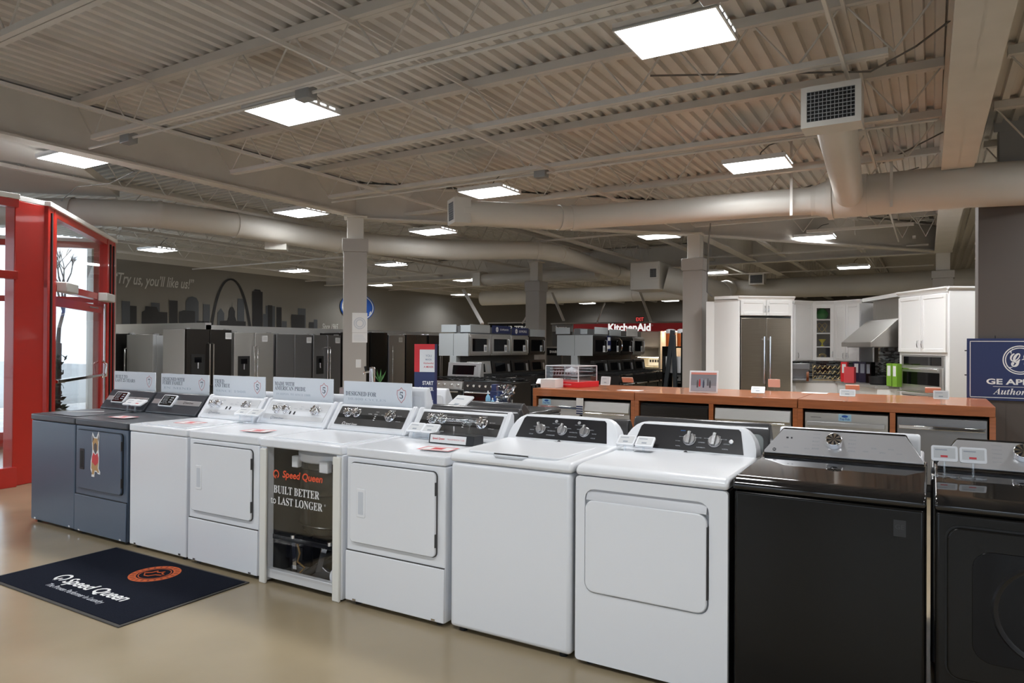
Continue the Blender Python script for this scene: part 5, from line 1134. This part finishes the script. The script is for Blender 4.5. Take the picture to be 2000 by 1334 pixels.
range_(-.62, 6.5, 0, .70, M_STEELH, 'stainless range with white-framed control screen and a row of five knobs', 'knobs', 'white'); range_(.20, 6.5, 0, .90, M_BSTEEL, 'wide black range with a full-width bar handle and seven knobs', 'knobs')
I2 = (-.35, .45, 10.0)
island(*I2, 4, .73, 'second microwave display with pale grey end panels in front of the red fascia')
ML2 = ('large black microwave next to the pale grey end panels, with pale side trim', 'black microwave with a tall curved bright handle', 'black stainless microwave beyond the one with curved handle', 'small distant microwave at the far end of the second display')
for k in range(4): microwave(I2[1]-.01, I2[2]+.38+k*.73, M_BSTEEL if k < 3 else M_STEELH, ML2[k], curved=k == 1)
for k, (dx, w) in enumerate(((-.29, .32), (.06, .3))): header(.05+dx, 10.03+.1*k, w, 1.69, 1.82-.03*k, M_GREYP, ('pale grey header board at the left over the second display end', 'pale grey header board at the right over the second display end')[k], rz=0)
header(.46, 10.4, .66, 1.69, 1.83, M_GREYP, 'grey header board over the large black microwave'); header(.46, 11.14, .62, 1.67, 1.80, M_GREYP, 'grey header board over the microwave with curved handle')
t = header(.47, 12.1, .66, 1.67, 1.84, M_PAPER, 'bright white header board over the farthest microwaves of the second display')
q = ad(1192, 682, 12.4); t = thing('hang_card', 'navy and white card hanging on the black microwave door', 'card', (.485, 10.72, 1.36), pi/2); MB().box(-.1, .1, -.004, 0, 0, .3).build('card', M_BLUE, t); MB().box(-.07, .07, -.005, -.004, .2, .27).build('white_patch', M_PAPER, t); MB().box(-.07, .07, -.005, -.004, .03, .1).build('white_patch', M_PAPER, t)
RL2 = ('dark grey range nearest on the second display', 'dark range with a twin-display control panel', 'dark range at the middle of the second display', 'farthest grey range of the second display')
for k in range(4): range_(I2[1]+.56, I2[2]+.38+k*.73, pi/2, .70, M_BSTEEL, RL2[k], 'none', 'dark')
range_(1.95, 11.6, 0, .70, M_STEELH, 'stainless range with many knobs in front of the lit white alcove', 'knobs')

# ------------------------------------------------------------------ red fascia alcove, farther fascias, exit sign
FY = 15.6
fa, fb = ay(1120, 640, FY), ay(1352, 640, FY); za, zb = ay(1240, 647, FY).z, ay(1240, 631.5, FY).z; w = fb.x-fa.x
t = thing('brand_alcove', 'red fascia with white brand lettering over a lit cream display alcove', 'display alcove', (fa.x, FY, 0))
MB().box(0, w, 0, .5, za, zb).build('red_fascia', M_KRED, t, .004); MB().box(-.3, w+.3, -.02, .55, zb, zb+.04).build('top_rail', mat('rail taupe', (.25, .23, .21), .5), t)
T('KitchenAid', mat('glowing white lettering', (.9, .9, .9), .5, emit=.45), t, ((ay(1188, 640, FY).x+ay(1271, 640, FY).x)/2-fa.x, -.003, (za+zb)/2), X3, Z3, w=ay(1271, 640, FY).x-ay(1188, 640, FY).x, bold=.035)  # slight glow added to keep the letters white
T('®', M_INKW, t, (ay(1274, 640, FY).x-fa.x, -.003, zb-.06), X3, Z3, h=.05)
xa = ay(1235, 660, FY).x-fa.x; M_CREAM = mat('cream alcove', (.72, .66, .55), .5)
MB().box(xa-.05, w, .8, .84, 0, za).build('back_panel', M_CREAM, t); MB().box(xa+.75, xa+.8, .02, .8, 0, za).box(w-.05, w, .02, .8, 0, za).build('side_wall', M_CREAM, t)
MB().box(xa, xa+.75, .35, .8, 1.40, 1.44).box(xa, xa+.75, .25, .8, 1.15, 1.18).box(xa, xa+.75, .2, .8, .84, .88).build('shelf', M_CREAM, t)
MB().box(xa+.05, xa+.7, .3, .34, 1.135, 1.15).build('light_strip', emission('warm strip', (1, .86, .62), 14), t); MB().box(xa+.85, w-.1, .2, .3, za-.02, za-.005).build('light_strip', emission('warm strip', (1, .86, .62), 14), t)
MB().box(0, xa-.05, .5, .55, 0, za).build('dark_panel', M_DARKTP, t)
sp = MB().box(xa+.2, xa+.55, .74, .8, .9, 1.12).build('control_board', M_PAPER, t)
for k in range(4): MB().box(xa+.24+.075*k, xa+.29+.075*k, .735, .742, 1.0, 1.07).build('board_screen', M_INKB, sp)
P = ad(1322, 700, 14.6)
t = thing('tool_rack', 'black display rack with crossed poles holding orange topped canisters', 'rack', (P.x, P.y, 0), -.25)
zt = ad(1322, 645, 14.6).z
MB().box(-.26, .26, -.15, .2, 1.42, 1.45).box(-.26, .26, -.15, .2, .88, .9).box(-.26, .26, -.15, .2, .1, .13).build('shelf', M_BLKCAB, t)
for x in (-.26, .24): MB().box(x, x+.03, -.15, .2, 0, 1.45).build('upright', M_BLKCAB, t)
MB().bar((-.22, -.2, 0), (.02, -.2, zt), .09, .05).bar((.12, -.2, 0), (.04, -.2, zt-.1), .09, .05).build('crossed_pole', mat('grey rubber pole', (.03, .035, .04), .5), t, .01)
MB().box(.2, .27, -.18, -.1, 0, zt-.05).build('tall_pole', M_BLKCAB, t, .01)
for x in (-.15, .12):
    k = thing('canister', 'orange canister with white lid, %s one on the black rack' % ('left' if x < 0 else 'right'), 'canister', (P.x+x*cos(-.25), P.y+x*sin(-.25), 1.451), -.25, 'orange canisters'); MB().lathe([(.1, 0), (.1, .26), (.08, .28)], (0, 0, 0), 20).build('canister_body', mat('orange plastic', (.75, .16, .03), .35), k); MB().lathe([(.1, .27), (.1, .34), (.06, .36), (0, .36)], (0, 0, 0), 20).build('lid', M_WPLAST, k)
for x in (-.13, .1):
    k = thing('white_box', 'white carton standing on the black rack, %s one' % ('left' if x < 0 else 'right'), 'box', (P.x+x*cos(-.25), P.y+x*sin(-.25), .901), -.25, 'cartons on the black rack'); MB().box(-.09, .09, -.08, .1, 0, .34).build('carton_body', M_PAPER, k, .004); MB().box(-.09, .09, .0, .02, .34, .342).build('tape', M_INKLG, k)
# dark fascia boards left of it
def fascia(u0, u1, v0, v1, y, txt, lab, m=M_BLKCAB, tw=None):
    a, b = ay(u0, v1, y), ay(u1, v0, y); t = thing('fascia_board', lab, 'sign', (a.x, y, 0)); w = b.x-a.x
    MB().box(0, w, 0, .08, a.z, b.z).build('board', m, t, .004); MB().box(0, w, .03, .08, 0, a.z).build('back_panel', mat('alcove dark', (.05, .045, .04), .5), t); MB().box(-.03, w+.03, -.03, .1, b.z, b.z+.04).build('top_rail', bpy.data.materials['rail taupe'], t)
    if txt: T(txt, M_INKW, t, (w*.5, -.003, (a.z+b.z)/2), X3, Z3, w=tw or w*.6, bold=.03)
fascia(955, 1062, 631, 651, 17.5, 'SUB-ZERO', 'black fascia board with white capital lettering behind the navy headers', tw=1.0)
fascia(1078, 1116, 633, 648, 16.2, 'brma', 'dark grey fascia board with small white lettering left of the red fascia', mat('grey board', (.16, .155, .15), .5))
fascia(1068, 1096, 680, 694, 13.6, 'SHARP', 'low black fascia board with small white lettering left of the second display')
P = ad(1140, 627, 16.4); t = thing('exit_sign', 'small red exit sign standing above the left end of the red fascia', 'exit sign', (P.x, fa.y+.1, zb+.04)); MB().box(-.13, .13, 0, .03, 0, .15).build('sign_case', mat('exit case', (.05, .03, .03), .4), t); T('EXIT', emission('exit red', (.8, .08, .07), .5), t, (0, -.002, .075), X3, Z3, w=.22, h=.1, bold=.02)
# slanting steel stays and pin from the ceiling to the display tops
for k, (u0, v0, u1, v1, D0, D1, lab) in enumerate(((905, 566, 942, 632, 14.5, 13.0, 'slanting steel stay behind the first microwave display'), (1078, 572, 1101, 626, 17.5, 16.5, 'slanting steel stay right of the distant taupe column'), (1036, 606, 1020, 632, 18.0, 17.8, 'thin bright stay left of the distant taupe column'), (1181, 592, 1166, 630, 18.2, 16.6, 'thin bright stay leaning left above the red fascia'), (1249, 568, 1271, 628, 18.0, 16.6, 'broad bright stay leaning right above the red fascia'))):
    a, b = ad(u0, v0, D0), ad(u1, v1, D1); s = MB().bar((0, 0, 0), b-a, .06 if k in (0, 1, 4) else .03, .03).build('ceiling_stay', mat('bright stay', (.66, .64, .62), .3, .4)); s.location = a; tag(s, lab, 'stay', 'slanting stays over the displays')

# ------------------------------------------------------------------ white show kitchen
K = [ad(1395, 670, 11.6), ad(1442, 670, 11.5), ad(1548, 670, 11.6), ad(1551, 670, 12.5), ad(1586, 670, 12.7), ad(1630, 670, 12.6), ad(1681, 670, 12.1), ad(1757, 670, 10.6), ad(1852, 670, 9.5), ad(1912, 670, 9.8)]
for p in K: p.z = 0
def frame_(a, b): d = b-a; return a, atan2(d.y, d.x), d.length
def shaker(t, x0, x1, z0, z1, hx=None, hz=None):
    d = MB().box(x0+.004, x1-.004, -.02, 0, z0+.004, z1-.004); s = .055
    o = d.build('door', M_CAB, t, .003)
    m = MB().box(x0+.004, x0+s, -.028, -.019, z0+.004, z1-.004).box(x1-s, x1-.004, -.028, -.019, z0+.004, z1-.004).box(x0+s, x1-s, -.028, -.019, z0+.004, z0+s).box(x0+s, x1-s, -.028, -.019, z1-s, z1-.004).build('door_frame', M_CAB, o, .003)
    if hx is not None: MB().tube([(hx, -.028, hz-.05), (hx, -.05, hz-.045), (hx, -.056, hz), (hx, -.05, hz+.045), (hx, -.028, hz+.05)], .006, 8).build('handle', M_CHROME, o)
def crown(t, w, z, over=.05):
    MB().prism([(.0, z-.07), (-.012, z-.07), (-.02, z-.045), (-over, z-.02), (-over, z), (.02, z)], 'x', -.02, w+.02).build('crown_moulding', M_CAB, t)
KZ = 2.28
p, rz, L = frame_(K[0], K[1]); t = thing('curved_end_panel', 'white curved end panel left of the built-in steel fridge', 'cabinet panel', p, rz); pts = [(x*L, .14*(1-sin(pi/2*x))) for x in [i/10 for i in range(11)]]
MB().prism(pts+[(L, .2), (0, .2)], 'z', 0, KZ-.06).build('panel', M_CAB, t); MB().prism([(x, y-.04) for x, y in pts]+[(L, .2), (0, .2)], 'z', KZ-.05, KZ).build('crown_moulding', M_CAB, t)
MB().box(-.13, -.0, .14, .3, 0, KZ-.08).build('side_filler', M_CAB, t)
p, rz, L = frame_(K[1], K[2]); t = thing('fridge_surround', 'white cabinet framing the built-in steel fridge, with two small doors above', 'cabinet', p, rz)
MB().box(-.0, .025, 0, .6, 0, KZ-.06).box(L-.03, L, 0, .6, 0, KZ-.06).box(.0, L, .02, .6, 1.955, KZ-.06).build('carcass', M_CAB, t, .003); shaker(t, .025, L/2, 1.96, KZ-.065, L/2-.03, 2.07); shaker(t, L/2, L-.03, 1.96, KZ-.065, L/2+.03, 2.07); crown(t, L, KZ)
q = p+Vector((cos(rz), sin(rz), 0))*L/2; t = thing('refrigerator', 'built-in brushed steel refrigerator inside the white kitchen', 'refrigerator', q, rz, 'built-in kitchen appliances')
w = L-.07; MB().box(-w/2, w/2, .03, .58, .03, 1.93).build('cabinet', M_GSTEEL, t)
M_WARM = mat('warm brushed steel', (.36, .32, .27), .3, 1., noise=.06, scale=3, stretch=(1, 1, 40))
for s in (-1, 1):
    d = MB().box(min(0, s*w/2)+.003, max(0, s*w/2)-.003, -.02, .03, .1, 1.92).build('door', M_WARM, t, .006); MB().cyl((s*.05, -.07, .85), (s*.05, -.07, 1.62), .016, 12).box(s*.05-.01, s*.05+.01, -.07, -.015, .88, .91).box(s*.05-.01, s*.05+.01, -.07, -.015, 1.56, 1.59).build('handle', M_CHROME, d)
MB().box(-w/2, w/2, -.01, .03, .03, .09).build('toe_grille', M_BLACK, t)
def wall_cab(i, j, lab, doors, glassd=False, zt=KZ):
    p, rz, L = frame_(K[i], K[j]); t = thing('wall_cabinet', lab, 'cabinet', p, rz, 'white wall cabinets')
    if not glassd:
        MB().box(0, L, 0, .33, 1.2, zt-.06).build('carcass', M_CAB, t, .003)
        for a, b, hx in doors: shaker(t, a*L, b*L, 1.21, zt-.07, hx*L, 1.30)
    else:
        MB().box(0, .02, 0, .33, 1.2, zt-.06).box(L-.02, L, 0, .33, 1.2, zt-.06).box(0, L, .3, .33, 1.2, zt-.06).box(0, L, 0, .33, 1.2, 1.22).box(0, L, 0, .33, zt-.08, zt-.06).build('carcass', M_CAB, t, .002)
        MB().box(.025, L-.025, .295, .298, 1.22, zt-.08).build('grey_lining', mat('cabinet lining', (.22, .2, .17), .6), t)
        d = MB().box(0.004, .075, -.02, 0, 1.21, zt-.07).box(L-.075, L-.004, -.02, 0, 1.21, zt-.07).box(.075, L-.075, -.02, 0, 1.21, 1.27).box(.075, L-.075, -.02, 0, zt-.13, zt-.07).build('door', M_CAB, t, .003)
        for z in (1.455, 1.70, 1.945): MB().box(.02, L-.02, 0, .3, z-.01, z+.01).build('shelf', M_CAB, t, .002)
        MB().box(.07, L-.07, -.012, -.008, 1.27, zt-.13).build('door_glass', M_GLASS, d); MB().tube([(L-.04, -.02, 1.27), (L-.04, -.05, 1.28), (L-.04, -.05, 1.37), (L-.04, -.02, 1.38)], .006, 8).build('handle', M_CHROME, d)
    crown(t, L, zt, .04); return p, rz, L
wall_cab(3, 4, 'white wall cabinet between the steel fridge and the glass-front cabinet', ((0, 1, .12),))
gp_, grz, gL = wall_cab(4, 5, 'narrow glass-front white cabinet holding green and gold ornaments', (), True)
wall_cab(5, 6, 'white two-door wall cabinet beside the steel range hood', ((0, .47, .41), (.47, 1, .54)))
def gpt(x, y, z): return gp_+Vector((cos(grz), sin(grz), 0))*x+Vector((-sin(grz), cos(grz), 0))*y+Z3*z
t = thing('vase', 'round green vase on the top shelf of the glass-front cabinet', 'vase', gpt(gL/2, .15, 1.956)); MB().lathe([(.06, 0), (.1, .04), (.115, .1), (.08, .16), (.035, .2), (.03, .23), (.025, .23), (.02, .1), (0, .02)], (0, 0, 0), 28).build('vase_body', mat('green glaze', (.02, .16, .03), .25), t)
t = thing('sculpture', 'gold wire heart sculpture on the second shelf of the glass-front cabinet', 'ornament', gpt(gL/2, .15, 1.711), grz)
for s in (-1, 1): MB().tube([(0, 0, .01), (s*.06, 0, .08), (s*.085, 0, .14), (s*.05, 0, .18), (0, .01, .14), (-s*.05, .01, .06), (-s*.07, .01, .01)], .007, 8).build('wire_loop', mat('brass', (.55, .42, .2), .3, .9), t)
t = thing('goblet', 'yellow goblet on the third shelf of the glass-front cabinet', 'goblet', gpt(gL/2, .12, 1.466)); MB().lathe([(.035, 0), (.03, .01), (.012, .02), (.012, .06), (.04, .09), (.065, .13), (.06, .13), (.03, .095), (0, .09)], (0, 0, 0), 24).build('goblet_body', mat('yellow glass', (.62, .55, .05), .2), t)
t = thing('ornament', 'coiled gold ornament on the bottom shelf of the glass-front cabinet', 'ornament', gpt(gL/2, .13, 1.225), grz); MB().tube([(.07*cos(a*.5)*(1-a/40), .02*sin(a), .06+.05*sin(a*.5)*(1-a/40)) for a in range(22)], .014, 8).build('coil', bpy.data.materials['brass'], t); MB().box(-.05, .05, -.03, .03, 0, .015).build('ornament_base', bpy.data.materials['brass'], t)
# mosaic, counter, hood, oven tower
def mosaic():
    m = bpy.data.materials.new('glass mosaic'); m.use_nodes = True; nt = m.node_tree; b = nt.nodes['Principled BSDF']; b.inputs['Roughness'].default_value = .18
    tc = nt.nodes.new('ShaderNodeTexCoord'); sx = nt.nodes.new('ShaderNodeSeparateXYZ'); cx = nt.nodes.new('ShaderNodeCombineXYZ'); br_ = nt.nodes.new('ShaderNodeTexBrick')
    nt.links.new(tc.outputs['Object'], sx.inputs[0]); nt.links.new(sx.outputs['X'], cx.inputs['X']); nt.links.new(sx.outputs['Z'], cx.inputs['Y']); nt.links.new(cx.outputs[0], br_.inputs['Vector'])
    br_.offset = .37; br_.inputs['Scale'].default_value = 1; br_.inputs['Brick Width'].default_value = .11; br_.inputs['Row Height'].default_value = .0165; br_.inputs['Mortar Size'].default_value = .0008; br_.inputs['Bias'].default_value = -.1
    br_.inputs['Color1'].default_value = (.0, .0, .0, 1); br_.inputs['Color2'].default_value = (1, 1, 1, 1); br_.inputs['Mortar'].default_value = (.5, .5, .5, 1)
    rp = nt.nodes.new('ShaderNodeValToRGB'); rp.color_ramp.interpolation = 'CONSTANT'; e = rp.color_ramp.elements; e[0].color = (.012, .011, .01, 1); e[1].position = .3; e[1].color = (.13, .13, .12, 1)
    for ps, c in ((.5, (.30, .33, .33)), (.66, (.20, .21, .2)), (.8, (.42, .46, .46))): n = e.new(ps); n.color = (*c, 1)
    nt.links.new(br_.outputs['Color'], rp.inputs[0]); nt.links.new(rp.outputs[0], b.inputs['Base Color']); return m
M_MOS = mosaic(); M_CTOP = mat('grey worktop', (.33, .32, .30), .3, noise=.1, scale=30)
for i, j in ((3, 4), (4, 5), (5, 6)):
    p, rz, L = frame_(K[i], K[j]); o = struct(MB().box(-.12, L+.12, .32, .35, .87, 1.2).build('backsplash', M_MOS)); o.location = p; o.rotation_euler = (0, 0, rz)
p, rz, L = frame_(K[6], K[7]); o = struct(MB().box(-.1, L, .33, .36, .87, 2.2).build('backsplash', M_MOS)); o.location = p; o.rotation_euler = (0, 0, rz)
off = lambda k, rz, d: K[k]+Vector((-sin(rz), cos(rz), 0))*d
t = thing('kitchen_worktop', 'grey worktop running round the corner of the white kitchen', 'worktop', (0, 0, 0))
inner = [K[3]+Vector((.05, -.35, 0)), K[4]+Vector((.25, -.35, 0)), K[5]+Vector((.05, -.35, 0)), K[6]+Vector((-.3, -.25, 0)), K[7]+Vector((-.32, -.15, 0))]; outer = [K[7]+Vector((.3, .15, 0)), K[6]+Vector((.25, .3, 0)), K[5]+Vector((.1, .4, 0)), K[4]+Vector((-.2, .35, 0)), K[3]+Vector((-.3, .2, 0))]
MB().prism([(q.x, q.y) for q in inner+outer], 'z', .83, .87).build('worktop_slab', M_CTOP, t); MB().prism([(q.x+.03, q.y+.03) for q in inner]+[(q.x, q.y) for q in outer], 'z', 0, .83).build('base_cabinets', M_CAB, t)
p, rz, L = frame_(K[6], K[7]); t = thing('range_hood', 'large slanted brushed steel range hood with a steel chimney', 'range hood', p, rz)
HX0, HX1 = .12, 1.36
MB().prism([(-.36, 1.46), (-.36, 1.53), (.06, 1.90), (.33, 1.90), (.33, 1.46)], 'x', HX0, HX1).build('canopy', M_STEEL, t, .004); MB().box(HX0+.22, HX1-.02, .07, .33, 1.90, 2.22).build('chimney', M_STEEL, t, .004); MB().box(HX0+.1, HX1-.1, -.3, .25, 1.45, 1.462).build('baffle_filter', M_GSTEEL, t)
MB().box(HX0, L, -.02, .33, 2.22, 2.28).build('crown_moulding', M_CAB, t)
p, rz, L = frame_(K[7], K[8]); t = thing('oven_cabinet', 'tall white cabinet with two doors above the built-in oven', 'cabinet', p, rz)
MB().box(0, L, .0, .6, 1.34, KZ-.06).box(0, .06, 0, .6, 0, 1.34).box(L-.06, L, 0, .6, 0, 1.34).box(.06, L-.06, 0, .6, 0, .75).build('carcass', M_CAB, t, .003); shaker(t, .01, L/2, 1.38, KZ-.09, L/2-.05, 1.5); shaker(t, L/2, L-.01, 1.38, KZ-.09, L/2+.05, 1.5); crown(t, L, KZ)
q = p+Vector((cos(rz), sin(rz), 0))*L/2; t = thing('wall_oven', 'built-in stainless double oven in the tall white cabinet', 'oven', q, rz, 'built-in kitchen appliances'); w = L-.13
MB().box(-w/2, w/2, -.01, .55, .76, 1.335).build('oven_case', M_STEELH, t, .004); MB().box(-w/2+.06, w/2-.06, -.014, -.008, 1.2, 1.32).build('control_window', M_GLOSSB, t)
d = MB().box(-w/2+.01, w/2-.01, -.03, -.01, .84, 1.17).build('oven_door', M_STEELH, t, .004); MB().box(-w/2+.07, w/2-.07, -.033, -.029, .92, 1.10).build('window', M_DARKGL, d); MB().cyl((-w/2+.03, -.085, 1.145), (w/2-.03, -.085, 1.145), .014, 12).build('handle', M_CHROME, d); MB().cyl((-w/2+.03, -.085, .81), (w/2-.03, -.085, .81), .012, 12).build('handle', M_CHROME, d)
_, rz0, _ = frame_(K[7], K[8]); p, rz, L = K[8], rz0+pi/2, .42; t = thing('cabinet_end_panel', 'plain white tall end panel right of the oven cabinet', 'cabinet panel', p, rz); MB().box(.0, L+.2, -.026, -.004, 0, KZ-.06).build('panel', M_CAB, t, .003); crown(t, L+.2, KZ)
# things on the kitchen worktop
def kbox(u, v, D, w, d, h, m, lab, rz=0., cat='box', grp='boxed goods on the kitchen worktop', stripe=None):
    q = ad(u, v, D); t = thing('product_box', lab, cat, (q.x, q.y, .871), rz, grp); MB().box(-w/2, w/2, -d/2, d/2, 0, h).build('carton', m, t, .002)
    if stripe: MB().box(-w*.3, w*.3, -d/2-.002, -d/2, h*.45, h*.9).build('carton_print', stripe, t)
M_PUR = mat('dark violet', (.03, .025, .06), .4); M_GRN = mat('lime green', (.20, .40, .04), .4)
kbox(1650, 735, 11.9, .10, .1, .33, M_KRED, 'tall red product box with a white label at the left of the boxed goods', -.2, stripe=M_PAPER); kbox(1660, 745, 11.5, .16, .08, .26, M_INKR, 'wide bright red product box in front', -.3); kbox(1676, 740, 11.9, .12, .1, .34, M_PUR, 'violet product box with a pale panel, second from the red one', -.5, stripe=M_PAPER); kbox(1688, 740, 11.7, .12, .1, .34, M_PUR, 'dark product box in the middle of the boxed goods', -.5, stripe=M_INKG); kbox(1700, 740, 11.5, .1, .1, .34, M_BLKCAB, 'black product box with grey print at the right of the boxed goods', -.6, stripe=M_INKG)
kbox(1741, 750, 10.6, .10, .09, .34, M_GRN, 'green and white product box left of the oven cabinet', -.8, stripe=M_PAPER); kbox(1752, 752, 10.4, .09, .09, .34, M_GRN, 'second green product box touching the oven cabinet', -.8, stripe=M_PAPER)
q = ad(1718, 752, 11.0); t = thing('cooking_pot', 'black cooking pot on the worktop between the boxed goods', 'pot', (q.x, q.y, .871)); MB().lathe([(.13, 0), (.15, .02), (.155, .13), (.145, .13), (.13, .02), (0, .015)], (0, 0, 0), 28).build('pot_body', M_BLACK, t); MB().bar((.14, 0, .11), (-.02, -.32, .24), .02, .012).build('handle', M_BLACK, t)
q = ad(1614, 745, 12.3); t = thing('wall_ornament', 'wavy gold wire rack against the mosaic backsplash', 'ornament', (q.x, q.y, .871), .2)
for k in range(3): MB().tube([(-.22+.04*i, 0, .05+.09*k+.03*(1 if i % 2 else -1)) for i in range(12)], .006, 6).build('wave_wire', bpy.data.materials['brass'], t)
MB().box(-.22, .22, -.01, .01, 0, .012).build('rack_base', bpy.data.materials['brass'], t); [MB().box(x-.004, x+.004, -.005, .005, 0, .28).build('rack_side', bpy.data.materials['brass'], t) for x in (-.218, .218)]
q = ad(1563, 742, 12.1); t = thing('coffee_machine', 'dark steel coffee machine on the worktop beside the steel fridge', 'coffee machine', (q.x, q.y, .871), .3); MB().box(-.14, .14, -.1, .15, 0, .04).box(-.14, .14, .03, .15, .04, .28).box(-.14, .14, -.1, .15, .2, .3).build('machine_body', M_GSTEEL, t, .008); MB().box(.08, .12, -.11, -.1, .0, .16).build('chrome_post', M_CHROME, t)
